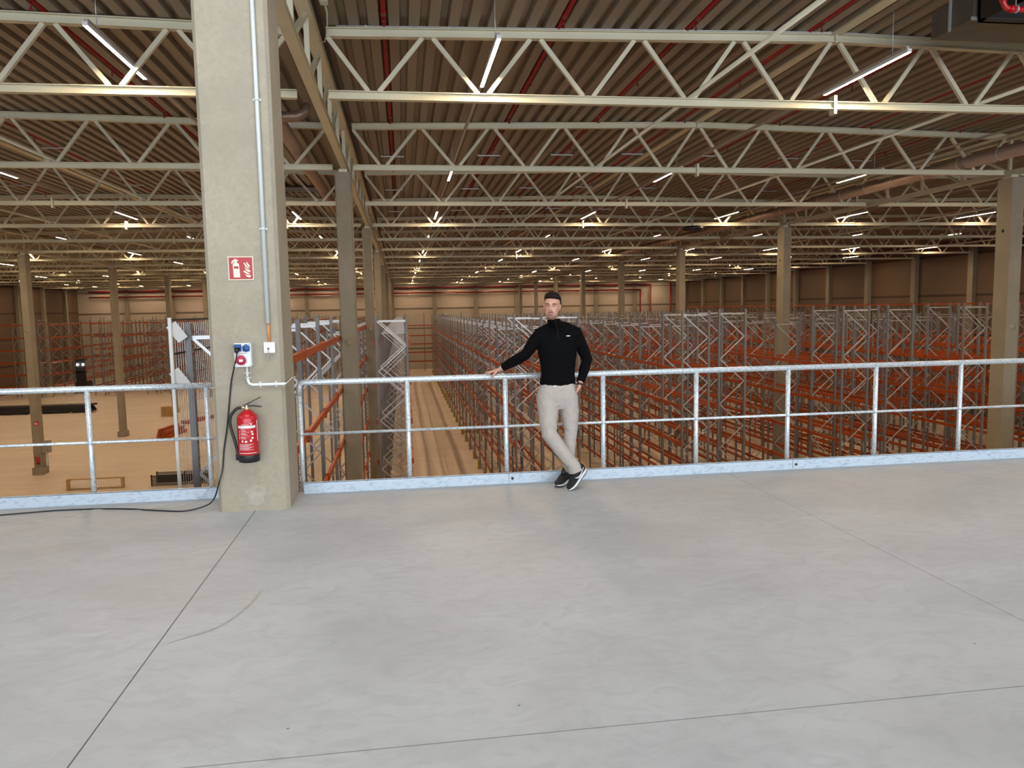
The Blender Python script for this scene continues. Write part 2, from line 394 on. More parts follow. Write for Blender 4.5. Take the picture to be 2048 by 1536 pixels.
# trusses
def chordmesh(pts, w, h):
    mb = MB()
    for a, b in zip(pts, pts[1:]): ibeam(mb, a, b, w, h, 0.016, 0.014)
    return mb
def truss_tree(a, b, r, fine):
    """truss for one bay in local coordinates, origin at the left bearing"""
    root = empty('roof_truss', (a, 0, 5.30)); Z = lambda x: ztop(x) - 5.30
    x0, x1 = a + (.26 if a > XL else .36), b - (.26 if b < XR else .36)
    L = lambda x, z: (x - a, 0, z)
    chordmesh([L(x0, .07), L(x1, .07)], .13, .14).build('bottom_chord', M['cream'], root)
    mb = chordmesh([L(x0, Z(x0) - .075), L(r, Z(r) - .075), L(x1, Z(x1) - .075)], .14, .15)
    mb.b2((r - a - .02, -.08, Z(r) - .17), (r - a + .02, .08, Z(r) + .0)); mb.build('top_chord', M['cream'], root)
    mb = MB(); mb.b2((r - a - .03, -.09, -.09), (r - a + .03, .09, .24)); mb.build('splice_plate', M['cream'], root)
    sp_ = 1.88; kmax = int((max(x1 - r, r - x0)) / sp_) + 2; segs = []
    for k in range(-kmax, kmax):
        t0, t1 = r + sp_ * k, r + sp_ * (k + 1); bx = (t0 + t1) / 2
        for tx, s in ((t0, 1), (t1, -1)):
            p, q = tx + s * .09, bx - s * .09
            if p < x0 - .3 or p > x1 + .3 or q < x0 or q > x1: continue
            p = min(max(p, x0 + .02), x1 - .02)
            segs.append((L(p, Z(p) - .15), L(q, .14)))
    if fine:
        for s in segs:
            mb = MB(); mb.bar(s[0], s[1], .075, .07, (0, 1, 0)); mb.build('diagonal_brace', M['cream'], root)
    else:
        mb = MB()
        for s in segs: mb.bar(s[0], s[1], .07, .07, (0, 1, 0))
        mb.build('lattice', M['cream'], root)
    return root
BN = ['bay against the left wall', 'left bay beside the big column', 'middle bay above the aisle', 'bay by the right wall']
for bi, (a, b, r) in enumerate(BAYS):
    fine = truss_tree(a, b, r, True) if bi in (1, 2) else None
    coarse = None
    for k in range(16):
        y = 13.63 + 6.66 * k
        if bi in (1, 2) and k < 3:
            t = fine if k == 0 else copy_tree(fine)
            tag(t, '%s cream lattice roof truss of the %s' % (('nearest', 'second', 'third')[k], BN[bi]), 'roof truss', 'cream roof trusses')
        else:
            if bi in (0, 3) and k < 1: continue
            t = coarse = truss_tree(a, b, r, False) if coarse is None else copy_tree(coarse)
            o_ = ['first', 'second', 'third', 'fourth', 'fifth', 'sixth', 'seventh', 'eighth']
            if k < 8: tag(t, '%s cream roof truss back from the railing, %s' % (o_[k], BN[bi]), 'roof truss', 'cream roof trusses')
            else: tag(t, 'cream lattice roof truss far down the hall, %s' % BN[bi], 'roof truss', 'distant cream trusses, ' + BN[bi])
        t.location.y = y
# lattice girders on the column lines
gir = empty('lattice_girder', (0, 0, 5.21))
mb = MB(); ibeam(mb, (0, 0, .07), (0, 13.3, .07), .155, .14); mb.build('bottom_chord', M['cream'], gir)
mb = MB(); ibeam(mb, (0, 0, 1.07), (0, 13.3, 1.07), .22, .15); mb.build('top_chord', M['cream'], gir)
for i in range(7):
    y = 1.9 * i + .1
    mb = MB(); mb.bar((0, y, .14), (0, y, 1.0), .08, .08, (0, 1, 0)); mb.build('post', M['cream'], gir)
    if i < 6:
        mb = MB(); mb.bar((0, y + .12, .14), (0, y + 1.78, 1.0), .07, .08, (1, 0, 0)); mb.build('diagonal_brace', M['cream'], gir)
first = True
for cx in COLX:
    for k in range(8):
        t = gir if first else copy_tree(gir); first = False
        t.location = (cx + .03, 6.96 + 13.33 * k + .02, 5.315)
        if k == 0 and cx == -1.38: tag(t, 'cream lattice girder running from the big column to the next column', 'girder', 'lattice girders')
        else:
            w_ = {-1.38: 'column line behind the big column', 17.7: 'column line right of the racks', -21.1: 'far left column line'}[cx]
            if k < 4: tag(t, '%s cream lattice girder along the %s' % (['first', 'second', 'third', 'fourth'][k], w_), 'girder', 'lattice girders')
            else: tag(t, 'cream lattice girder deep in the hall along the %s' % w_, 'girder', 'distant girders on the ' + w_)
# longitudinal tie tubes between trusses
for tx in (-13.9, -8.3, 5.35, 11.2, 24.3, 37.2):
    mb = MB(); mb.tube([(tx, 8.0, 5.50), (tx, 113.0, 5.50)], .038, 8)
    o = mb.build('tie_tube', M['cream'])
    where = {5.35: 'left of the roof ridge in the middle bay', 11.2: 'right of the roof ridge in the middle bay', -8.3: 'right of the ridge in the left bay', -13.9: 'left of the ridge in the left bay', 24.3: 'in the right wall bay, nearer the columns', 37.2: 'in the right wall bay, nearer the wall'}.get(tx)
    tag(o, 'cream tie tube across the trusses ' + where, 'tie tube', 'tie tubes across the trusses')
# ------------------------------------------------------------------ lights
LINES = [-42.6, -36.4, -30.0, -23.6, -17.4, -11.0, -4.25, 1.57, 8.3, 14.75, 20.9, 27.3, 33.7, 40.0]
LY = [11.75 + 10.2 * k for k in range(11)]
hou = MB(); hou.b2((-.036, 0, 0), (.036, 2.55, .05)); hou.b2((-.036, 0, -.006), (-.03, 2.55, 0)); hou.b2((.03, 0, -.006), (.036, 2.55, 0)); hou_me = hou.mesh('housing', M['white'])
dif = MB(); dif.b2((-.0275, .03, -.004), (.0275, 2.52, 0)); dif_me = dif.mesh('diffuser', M['led'])
rod = MB(); rod.tube([(0, .45, .11), (0, .45, .80)], .008, 6); rod_me = rod.mesh('hanger_rod', M['zinc'])
for li, x in enumerate(LINES):
    mb = MB(); mb.b2((x - .03, 11.8, 5.80), (x + .03, 115.0, 5.85)); o = mb.build('light_track', M['rail'])
    tag(o, 'thin light track running the length of the hall, %s' % {1.57: 'above the aisle', 8.3: 'along the middle ridge', 14.75: 'right of the middle ridge', -4.25: 'just left of the big column', -11.0: 'along the left ridge'}.get(x, ('%s from the left wall' if x < 0 else '%s past the right columns') % ['first', 'second', 'third', 'fourth', 'fifth'][li if li < 5 else (li - 10) % 5]), 'light track', 'light tracks')
    for k, y in enumerate(LY):
        e = empty('linear_light', (x, y, 5.745)); inst('housing', hou_me, e); inst('diffuser', dif_me, e); inst('hanger_rod', rod_me, e)
        if k == 0 and x in (1.57, 8.3, -4.25):
            tag(e, {1.57: 'glowing white linear light hanging above the aisle, nearest of its track', 8.3: 'glowing white linear light hanging at upper right beside the ridge', -4.25: 'glowing white linear light hanging left of the big column'}[x], 'ceiling light', 'linear lights')
        elif k == 1 and -6 < x < 24:
            tag(e, 'linear light in the second row of lights, %s' % {-4.25: 'behind the big column', 1.57: 'over the aisle', 8.3: 'left of the duct', 14.75: 'against the foil duct', 20.9: 'behind the right column'}[x], 'ceiling light', 'linear lights')
        elif k < 7:
            tn = {1.57: 'above the aisle', 8.3: 'along the middle ridge', 14.75: 'right of the middle ridge', -4.25: 'just left of the big column', -11.0: 'along the left ridge'}.get(x, ('%s from the left wall' if x < 0 else '%s past the right columns') % ['first', 'second', 'third', 'fourth', 'fifth'][li if li < 5 else (li - 10) % 5])
            tag(e, '%s linear light along the track %s' % (['first', 'second', 'third', 'fourth', 'fifth', 'sixth', 'seventh'][k], tn), 'ceiling light', 'linear lights')
        else:
            tag(e, 'small glowing linear light far down the hall under the roof', 'ceiling light', 'distant linear lights')
e = tag(empty('cable_conduit', (-.95, 13.63 - .085, 6.40)), 'thin grey conduit clipped along the top of the nearest truss', 'conduit')
mb = MB(); pts = [(0, 0, ztop(-.95) - 6.39), (9.05, 0, ztop(8.1) - 6.39), (18.2, 0, ztop(17.2) - 6.39)]; mb.tube(pts, .011, 8); mb.build('pipe', M['conduit'], e)
for i in range(13):
    x = .5 + 1.4 * i; mb = MB(); mb.b2((x - .012, -.014, ztop(x - .95) - 6.405), (x + .012, .014, ztop(x - .95) - 6.375)); mb.build('clip', M['conduit'], e)
e = tag(empty('junction_box', (-1.02, 12.2, 6.33)), 'small grey junction box under the roof beside the girder top', 'junction box')
mb = MB(); mb.b2((-.06, -.09, 0), (.06, .09, .12)); mb.build('box', M['conduit'], e)
mb = MB(); mb.tube([(0, -.09, .06), (0, -2.6, .06)], .014, 8); mb.tube([(0, .08, .05), (.02, .3, -.02), (-.02, .7, -.14), (-.1, 1.1, -.2), (-.2, 1.3, -.12)], .01, 8); mb.build('cable', M['conduit'], e)
# ------------------------------------------------------------------ sprinkler pipes
hd = MB(); hd.tube([(0, 0, 0), (0, 0, -.11)], .013, 8); hd.lathe([(.012, -.11), (.028, -.125), (.028, -.135), (.01, -.15)], n=10); hd_me = hd.mesh('sprinkler_head', M['redpipe'])
br = MB(); br.b2((-.36, -.02, 0), (.36, .02, .035)); br.tube([(-.33, 0, .03), (-.33, 0, .16)], .005, 6); br.tube([(.33, 0, .03), (.33, 0, .16)], .005, 6); br_me = br.mesh('bracket', M['zinc'])
def deck_low(x): return ztop(x) + .015
PX = [-43.4, -39.2, -35.0, -30.8, -26.6, -22.4, -18.2, -14.0, -9.8, -5.6, -.13, 2.72, 5.15, 7.72, 10.3, 12.9, 15.5, 20.3, 22.9, 25.5, 28.1, 30.7, 33.3, 35.9, 38.5, 41.1]
for px_ in PX:
    # centre the pipe in a deck flute
    i = round((px_ - XL - .255) / pitch); x = XL + .255 + i * pitch; z = deck_low(x) + .03
    e = empty('sprinkler_pipe', (x, 0, z)); mb = MB(); mb.tube([(0, 7.6, 0), (0, 112, 0)], .043, 12)
    for y in (13.0, 19.7, 26.3): mb.tube([(0, y - .05, 0), (0, y + .05, 0)], .056, 12)
    mb.build('pipe', M['redpipe'], e)
    near = -26 < x < 26
    if near:
        for j in range(12): inst('sprinkler_head', hd_me, e, (0, 9.8 + 3.33 * j, -.03))
        for j in range(4): inst('bracket', br_me, e, (0, 24.4 + 6.66 * j, -.09))
    side = 'left of the big column' if x < -1.4 else ('above the racks right of the aisle' if x > 2 else 'above the aisle')
    if x < -1.38: nth_l = 9 - PX.index(px_); txt = 'left of the girder over the big column'
    else: nth_l = PX.index(px_) - 10; txt = 'right of the girder over the big column'
    words = ['first', 'second', 'third', 'fourth', 'fifth', 'sixth', 'seventh', 'eighth', 'ninth', 'tenth', 'eleventh', 'twelfth', 'thirteenth', 'fourteenth', 'fifteenth', 'sixteenth', 'seventeenth']
    tag(e, '%s red sprinkler pipe under the roof counting %s' % (words[nth_l], txt), 'sprinkler pipe', 'sprinkler pipes')
# ------------------------------------------------------------------ round insulated ducts
def ring_tube(mb, pts, r, n=20): mb.tube(pts, r, n)
e = tag(empty('round_duct', (16.25, 9, 5.66)), 'foil wrapped round duct crossing in front of the right hand column', 'duct')
mb = MB(); mb.tube([(0, 0, 0), (0, 104, 0)], .18, 20); mb.build('duct_run', M['foil'], e)
mb = MB()
for i in range(40): mb.tube([(0, 1 + i * 1.5, 0), (0, 1.05 + i * 1.5, 0)], .187, 20)
mb.build('band', M['zinc'], e)['kind'] = 'stuff'
mb = MB(); mb.b2((-.35, -.0, .30), (-.27, 104, .36)); mb.build('hanger_rail', M['cream'], e)
e = tag(empty('round_duct', (-2.55, 12.5, 5.85)), 'foil wrapped round duct between the big column and the girder', 'duct')
mb = MB(); mb.tube([(0, 3.5, 0), (0, 60, 0)], .17, 20); mb.build('duct_run', M['foil'], e)
mb = MB(); pp = [(-1.45, 4.7, 0.02), (-.2, 4.7, .0), (.45, 4.7, .02), (.62, 4.75, .12), (.66, 4.8, .3)]; mb.tube(pp, [.11, .11, .115, .10, .09], 16); mb.build('flexible_branch', M['foil'], e)
# rectangular air duct and coil box at the upper right
e = tag(empty('air_duct', (8.8, 11.1, 6.0)), 'grey sheet metal air duct under the roof at upper right', 'duct')
mb = MB(); mb.b2((-.0, -.1, 0), (5.2, .82, .45)); mb.build('duct_body', M['ductgrey'], e)
mb = MB(); mb.b2((-.03, .36, -.02), (.0, .40, .47)); mb.b2((-.03, -.12, -.02), (5.2, -.1, .03)); mb.build('seam', M['zinc'], e)
e = tag(empty('coil_box', (8.85, 10.1, 5.93)), 'black open box unit behind the red pipe at upper right', 'air unit')
mb = MB(); mb.b2((0, 0, 0), (.04, .85, .6)); mb.b2((0, .80, 0), (5, .85, .6)); mb.b2((0, 0, 0), (5, .12, .03)); mb.b2((0, .7, 0), (5, .85, .03)); mb.b2((.04, .1, .45), (5, .8, .5)); mb.build('casing', M['ductbrown'], e)
e = tag(empty('sprinkler_main', (8.465, 10.0, 5.765)), 'glossy red pipe elbow in front of the black box at upper right', 'pipe')
mb = MB(); mb.tube([(0, 0, .75), (0, 0, .1), (.02, 0, .045), (.05, 0, .015), (.11, 0, 0), (4.5, 0, -.03)], .038, 16)
mb.tube([(0, 0, .10), (0, 0, .16)], .05, 14); mb.tube([(.10, 0, 0), (.17, 0, 0)], .05, 14); mb.build('pipe', M['red'], e)
mb = MB(); mb.tube([(.2, 0, .03), (.19, 0, .8)], .006, 6); mb.lathe([(.05, -.01), (.056, 0), (.05, .01)], (.21, 0, 0), 16, axis='x'); mb.build('pipe_hanger', M['zinc'], e)
# black ceiling fans
for (fx, fy, lab) in ((-5.0, 33.0, 'round black fan disc under the trusses behind the big column'), (13.0, 33.0, 'round black fan disc under the trusses above the right racks')):
    e = tag(empty('ceiling_fan', (fx, fy, 5.12)), lab, 'fan'); mb = MB(); mb.lathe([(.2, -.1), (.42, -.09), (.46, 0), (.42, .09), (.2, .1)], n=24); mb.build('drum', M['black'], e)
    mb = MB(); mb.tube([(0, 0, .1), (0, 0, .9)], .02, 8); mb.build('drop_rod', M['zinc'], e)
# roof light well in the left bay
e = tag(empty('roof_hatch', (-3.6, 31.0, 6.30)), 'dark louvred roof hatch under the ridge behind the big column', 'roof hatch'); mb = MB()
mb.b2((-.75, -.5, 0), (.75, .5, .16)); mb.build('kerb', M['deck'], e)
mb = MB()
for i in range(6): mb.b2((-.7 + i * .24, -.46, -.03), (-.58 + i * .24, .46, 0))
mb.build('louvre', M['black'], e)
# red mains on the far wall
for z, lab in ((5.1, 'upper'), (4.3, 'lower')):
    mb = MB(); mb.tube([(-44.5, YF - .6, z), (39.3 if z > 5 else 37.6, YF - .6, z)], .11, 12)
    xx = 39.3 if z > 5 else 37.6
    mb.tube([(xx, YF - .6, z + .1), (xx, YF - .6, G)], .11, 12)
    tag(mb.build('water_main', M['redpipe']), '%s of the two long red mains across the far wall' % lab, 'pipe', 'red mains on the far wall')
mb = MB(); mb.tube([(42.6, YF - .6, 5.6), (42.6, YF - .6, G)], .14, 12); tag(mb.build('water_riser', M['redpipe']), 'thick red riser in the far right corner of the hall', 'pipe')
# ------------------------------------------------------------------ pallet racks
UW = .07
def frame_meshes(h, depth, fine):
    up = MB()
    for x0 in (0, depth - UW):
        if fine:      # open section upright: web and two flanges with slots
            up.b2((x0, -.045, 0), (x0 + UW, -.039, h)); up.b2((x0, -.045, 0), (x0 + .006, .045, h)); up.b2((x0 + UW - .006, -.045, 0), (x0 + UW, .045, h))
            up.b2((x0 + .02, -.05, 0), (x0 + UW - .02, -.045, h))
            up.cur = 1
            z = .3
            while z < h - .1:
                for sx in (x0 - .0015, x0 + UW + .0015): up.box((sx, .012, z), (.002, .022, .035))
                z += .1
            up.cur = 0
        else: up.b2((x0, -.045, 0), (x0 + UW, .045, h))
        up.b2((x0 - .02, -.08, 0), (x0 + .12, .08, .012))
    br = MB(); s = .02
    br.bar((.06, 0, h - .18), (depth - .06, 0, h - .18), s, .045)
    br.bar((.06, 0, .25), (depth - .06, 0, .25), s, .04)
    nst = round((h - .43) / .88); st = (h - .43) / nst; z = h - .18; side = 0
    for _ in range(nst):
        a, b = (.07, depth - .07) if side == 0 else (depth - .07, .07)
        br.bar((a, 0, z), (b, 0, z - st), s, .035); z -= st; side ^= 1
    return up, br
FR = {}
def frame(h, depth, fine=False):
    key = (round(h, 2), depth, fine)
    if key not in FR:
        up, br = frame_meshes(h, depth, fine)
        FR[key] = (up.mesh('upright_pair', [M['upright'], M['black']]), br.mesh('bracing', M['zinc']))
    return FR[key]
BM = {}
def beam_mb(L):
    mb = MB(); mb.b2((-.025, .045, -.06), (.025, L - .045, .06)); mb.b2((-.032, .05, .035), (-.025, L - .05, .058)); mb.b2((-.032, .05, -.058), (-.025, L - .05, -.03))
    for y in (.041, L - .047): mb.b2((-.045, y - .006, -.10), (.035, y + .012, .09))
    return mb
def beam_mesh(L):
    L = round(L, 3)
    if L not in BM: BM[L] = beam_mb(L).mesh('beam', M['orange'])
    return BM[L]
prot = MB(); prot.b2((-.08, -.09, 0), (-.065, .09, .42)); prot.b2((-.08, -.09, 0), (.02, -.075, .42)); prot.b2((-.08, .075, 0), (.02, .09, .42)); prot.b2((-.1, -.11, 0), (.03, .11, .01))
prot_me = prot.mesh('upright_guard', M['yellow'])
H0 = -G
def rack_row(label, group, xl, ys, hs, levels, depth=1.1, guard=None, nbeam=100, fine_frames=0, sides=(0, 1), along='y', skip_bays=()):
    root = tag(empty('pallet_rack', (xl, ys[0], G)), label, 'pallet rack', group)
    if along == 'x': root.rotation_euler = (0, 0, -math.pi / 2)
    for i, y in enumerate(ys):
        u, b = frame(hs[i] + H0, depth, i < fine_frames)
        fr = inst('upright_frame', u, root, (0, y - ys[0], 0)); inst('bracing', b, fr)
        if guard is not None: inst('upright_guard', prot_me, root, (guard, y - ys[0], 0)).scale.x = 1 if guard < .5 else -1
    cnt = 0; rest = MB()
    for i in range(len(ys) - 1):
        if i in skip_bays: continue
        L = ys[i + 1] - ys[i]
        for z in levels:
            for s in sides:
                loc = (-.028 if s == 0 else depth + .028, ys[i] - ys[0], z + H0)
                if cnt < nbeam:
                    o = inst('beam', beam_mesh(L), root, loc); cnt += 1
                    if s == 1: o.scale.x = -1
                else:
                    rest.b2((loc[0] - .025, loc[1] + .04, loc[2] - .06), (loc[0] + .025, loc[1] + L - .04, loc[2] + .06))
                    for yy in (loc[1] + .04, loc[1] + L - .055): rest.b2((loc[0] - .035, yy, loc[2] - .1), (loc[0] + .035, yy + .015, loc[2] + .09))
    if rest.v: rest.build('far_beams', M['orange'], root)['kind'] = 'stuff'
    return root
LV = (-.70, -2.08, -3.48, -4.88, -6.25)
def ys_from(y0, first=2.13, pitch=3.05, end=112.0):
    ys = [y0, y0 + first]
    ys.append(ys[-1] + pitch)
    while ys[-1] + pitch < end: ys.append(ys[-1] + pitch)
    return ys
def hs_for(ys, tall=1.50, low=0.98, nt=2): return [tall if i < nt else low for i in range(len(ys))]
# left of the aisle
ysM = [9.86 + 2.9 * i for i in range(36)]
rack_row('pallet rack starting close to the mezzanine behind the big column, its braces bright', None, -2.65, ysM, [1.60 if i < 6 else 1.1 for i in range(36)], (1.02, -.33, -1.68, -3.1, -4.5, -5.9), fine_frames=5, depth=1.0, sides=(1,))
ysL = ys_from(26.2)
rack_row('pallet rack bordering the open aisle on its left side', None, -.93, ysL, hs_for(ysL, 1.52), (.62, -.75, -2.1, -3.5, -4.9, -6.2), guard=1.12)
rows = [(4.11, 28.3, 'pallet rack bordering the open aisle on its right side, yellow guards at its feet', -.02, .0),
        (5.55, 28.3, 'pallet rack back to back behind the one on the right of the aisle', None, .0),
        (10.26, 27.1, 'second double rack right of the aisle, its left half', None, .02),
        (11.70, 27.1, 'second double rack right of the aisle, its right half', None, .05),
        (16.20, 26.3, 'third double rack right of the aisle, the half left of the column line', None, .08),
        (18.00, 26.3, 'third double rack right of the aisle, the half right of the column line', None, .08),
        (22.60, 28.1, 'fourth double rack right of the aisle, left half', None, .1),
        (24.05, 28.1, 'fourth double rack right of the aisle, right half', None, .1),
        (28.65, 28.1, 'fifth double rack right of the aisle, left half', None, .1),
        (30.10, 28.1, 'fifth double rack right of the aisle, right half', None, .1),
        (34.70, 28.1, 'sixth double rack right of the aisle, left half', None, .1),
        (36.15, 28.1, 'sixth double rack right of the aisle, right half', None, .1)]
for x, y, lab, gd, dz in rows:
    ys = ys_from(y); rack_row(lab, 'grey and orange racks right of the aisle', x, ys, hs_for(ys, 1.50 + dz, 0.98), LV, guard=gd, nbeam=100 if x < 26 else 60, fine_frames=2 if x < 20 else 0)
ys = [26 + 3.05 * i for i in range(30)]
rack_row('pallet rack along the right side wall with an orange beam at its very top', None, 41.9, ys, [1.6] * len(ys), (1.45,) + LV, nbeam=80, sides=(0,))
# row spacers between backs (near frames)
# far left block
FY = [92.0 + 2.9 * i for i in range(9)]
for x in (-40.45, -34.9, -33.5, -29.3, -27.9, -23.6, -22.2, -17.9, -16.5, -12.2, -10.8, -6.5):
    rack_row('%s orange rack from the left in the far block beyond the open floor' % ['first', 'second', 'third', 'fourth', 'fifth', 'sixth', 'seventh', 'eighth', 'ninth', 'tenth', 'eleventh', 'twelfth'][(-40.45, -34.9, -33.5, -29.3, -27.9, -23.6, -22.2, -17.9, -16.5, -12.2, -10.8, -6.5).index(x)], 'racks of the far left block', x, FY, [1.5 if i == 0 else 1.05 for i in range(9)], (.78, -.70, -2.1, -3.5, -4.9, -6.25), nbeam=48, sides=(0, 1))
rack_row('orange rack standing crosswise by the left wall', None, -45.9, [93.5 + 2.55 * i for i in range(3)], [1.1] * 3, (.78, -.7, -2.1, -3.5, -4.9, -6.25), nbeam=36, along='x')
rack_row('rack standing crosswise at the far end of the aisle', None, -5.2, [115.2 + 2.8 * i for i in range(6)], [1.2] * 6, (-.6, -2.1, -3.35, -4.6, -5.95), nbeam=90, along='x')
# galvanised mesh panel closing the near rack's left side
e = tag(empty('mesh_fence', (-2.76, 9.62, G)), 'tall wire mesh panel with white edged post left of the big column', 'fence')
mb = MB(); mb.b2((-.018, -.02, 0), (.018, .02, 9.06)); mb.build('post', M['white'], e)
mb = MB(); mb.b2((-.025, 1.95, 0), (.025, 1.99, 9.06)); mb.build('post', M['white'], e)
mb = MB()
for z in (.1, 2.0, 4.0, 6.0, 8.62, 9.03): mb.b2((-.012, 0, z - .012), (.012, 1.97, z + .012))
mb.build('cross_rail', M['dark'], e)
mb = MB(); y = .07
while y < 1.95: mb.b2((-.002, y - .002, 0), (.002, y + .002, 9.0)); y += .1
z = .15
while z < 9.0: mb.b2((-.002, 0, z - .002), (.002, 1.95, z + .002)); z += .2
mb.build('wire_mesh', M['zinc'], e)
for z in (8.98, 8.42):
    mb = MB(); mb.bar((.0, .03, z), (.115, .09, z - .19), .012, .13, (0, 0, 1)); mb.build('bracket_plate', M['white'], e)
# yellow low end guards beside the aisle
for (gx, gy) in ((4.0, 55.0), (4.0, 78.0)):
    e = tag(empty('end_guard', (gx, gy, G)), 'low yellow guard rail at a cross passage %s' % ('nearer along the aisle' if gy < 60 else 'farther along the aisle'), 'guard rail')
    for z in (.15, .38):
        mb = MB(); mb.b2((0, 0, z - .07), (1.3, .06, z + .07)); mb.build('rail', M['yellow'], e)
    for x in (0, 1.24):
        mb = MB(); mb.b2((x, -.02, 0), (x + .06, .08, .5)); mb.build('post', M['yellow'], e)
# ------------------------------------------------------------------ railing on the mezzanine edge
RY, RZ = 7.37, 1.045
def railing(label, x0, x1, posts, corner, seams):
    e = tag(empty('railing', (x0, RY, 0)), label, 'railing')
    mb = MB(); pts = []
    if corner: pts = [(0, 0, RZ - .12), (0, 0, RZ - .045), (.012, 0, RZ - .015), (.045, 0, RZ)]
    else: pts = [(0, 0, RZ)]
    pts.append((x1 - x0, 0, RZ)); mb.tube(pts, .028, 16)
    for s in seams: mb.tube([(s - x0 - .002, 0, RZ), (s - x0 + .002, 0, RZ)], .0286, 16)
    mb.build('handrail', M['galv'], e)
    mb = MB(); mb.tube([(0, 0, .55), (x1 - x0, 0, .55)], .0135, 12)
    mb.build('mid_rail', M['galv'], e)
    for p in posts:
        mb = MB(); mb.tube([(p - x0, 0, -.28), (p - x0, 0, RZ - (.1 if corner and p == x0 else .01))], .0235, 14)
        mb.tube([(p - x0, 0, .536), (p - x0, 0, .564)], .0255, 14)
        mb.b2((p - x0 - .05, -.035, -.30), (p - x0 + .05, -.02, -.05)); mb.build('post', M['galv'], e)
    mb = MB(); tx0 = -.0 if not corner else .02
    mb.b2((tx0, -.118, .0), (x1 - x0, -.110, .102)); mb.b2((tx0, -.118, .098), (x1 - x0, -.085, .104)); mb.b2((tx0, -.12, -.0), (x1 - x0, -.08, .006))
    mb.build('toe_board', M['toe'], e)
    for s in seams:
        mb = MB(); mb.b2((s - x0 - .0015, -.1195, .001), (s - x0 + .0015, -.117, .104)); mb.lathe([(.013, 0), (.013, .004), (.007, .007)], (s - x0 + .035, -.1265, .05), 12, axis='y')
        mb.build('bolt', M['dark'], e)
    return e
P = .984
railing('galvanised railing to the right of the concrete column with the man leaning on it', -.99, 8.0, [-.99, .026, .982, 1.97, 2.95, 3.95, 4.94, 5.93, 6.92, 7.9], True, (.985, 3.955, 6.9))
railing('short galvanised railing at the far left, left of the concrete column', -5.8, -1.64, [-5.8, -4.82, -3.85, -2.87, -1.83], False, (-2.0 - 2.3,))

# ------------------------------------------------------------------ things on the big column (front face y = 6.71)
CY = 6.71
e = tag(empty('fire_sign', (-1.33, CY, 2.085)), 'red and cream fire extinguisher pictogram sign high on the big column', 'sign')
mb = MB(); mb.b2((-.102, -.006, -.098), (.102, 0, .098)); mb.build('sign_plate', M['glowprint'], e)
mb = MB(); mb.b2((-.095, -.008, -.091), (.095, -.006, .091)); mb.build('red_field', M['signred'], e)
def pic(polys, name, m, y0=-.010, y1=-.008, sc=1.0, parent=e):
    mb = MB()
    for p in polys: mb.prism([(x * sc, z * sc) for x, z in p], 'y', y0, y1)
    return mb.build(name, m, parent)
def sx(x, y): return ((x - 820) / 1220 * .19, -(y - 830) / 1150 * .186)      # traced in the sign's own plane
body = [sx(*p) for p in ((445, 1300), (410, 640), (450, 580), (510, 545), (510, 500), (440, 520), (390, 600), (360, 610), (355, 520), (400, 440), (470, 395), (510, 395), (515, 355), (610, 355), (620, 390), (690, 410), (690, 460), (640, 465), (640, 545), (700, 580), (740, 640), (775, 1300))]
flm = [[(1130, 510), (1160, 500), (1200, 590), (1285, 680), (1290, 790), (1210, 740), (1150, 650)], [(975, 545), (1060, 565), (1130, 700), (1200, 790), (1280, 850), (1200, 860), (1110, 800), (1050, 700)],
       [(1005, 745), (1080, 840), (1180, 900), (1300, 930), (1305, 1045), (1190, 1010), (1080, 930)], [(930, 985), (1020, 950), (1100, 1000), (1200, 1080), (1300, 1110), (1200, 1150), (1110, 1120)],
       [(1030, 1130), (1100, 1175), (1200, 1195), (1315, 1180), (1325, 1300), (1200, 1300), (1100, 1250)]]
pic([body], 'extinguisher_symbol', M['glowprint']); pic([[sx(*p) for p in f] for f in flm], 'flame_symbol', M['glowprint'])
pic([[sx(*p) for p in ((468, 725), (710, 725), (715, 850), (470, 850))]], 'symbol_label', M['signred'], -.0115, -.010)

e = tag(empty('socket_box', (-1.335, CY, 1.36)), 'white power socket box with two blue sockets and one red socket', 'socket box')
mb = MB(); mb.b2((-.062, -.075, -.095), (.068, 0, .095)); mb.build('back_box', M['conduit'], e)
mb = MB(); mb.b2((-.068, -.085, -.1), (.062, -.075, .1)); mb.build('front_plate', M['white'], e)
for x, lid in ((-.036, True), (.030, False)):
    mb = MB(); mb.lathe([(.030, -.012), (.030, 0), (.026, .001)], (x, -.086, .055), 8, axis='y')
    mb.b2((x - .012, -.1, .078), (x + .012, -.085, .09)); mb.b2((x - .028, -.094, .03), (x + .028, -.085, .078)); o = mb.build('socket', M['blue'], e); o['label'] = 'blue socket'
    if lid: mb = MB(); mb.box((x, -.115, .078), (.055, .06, .006), Matrix.Rotation(.35, 3, 'X')); mb.build('flap', M['blue'], o)
mb = MB(); mb.lathe([(.038, -.03), (.038, 0), (.03, .001)], (-.012, -.086, -.045), 24, axis='y'); mb.b2((-.027, -.118, -.012), (.003, -.085, .0)); o = mb.build('three_phase_socket', M['pinkred'], e); o['label'] = 'round red socket with a white sticker'
mb = MB(); mb.b2((-.027, -.1175, -.055), (.003, -.1155, -.036)); mb.build('sticker', M['white'], o)
mb = MB()
for x in (-.06, .054):
    for z in (-.09, .09): mb.lathe([(.004, -.001), (.004, .001)], (x, -.086, z), 8, axis='y')
mb.build('screw', M['dark'], e)
mb = MB(); mb.b2((-.03, -.086, .012), (.03, -.0855, .015)); mb.build('printed_marking', M['dark'], e)
e = tag(empty('network_outlet', (-1.125, CY, 1.415)), 'small square white network outlet below the orange conduit stub', 'outlet')
mb = MB(); mb.b2((-.045, -.035, -.045), (.045, 0, .045)); mb.build('cover', M['white'], e)
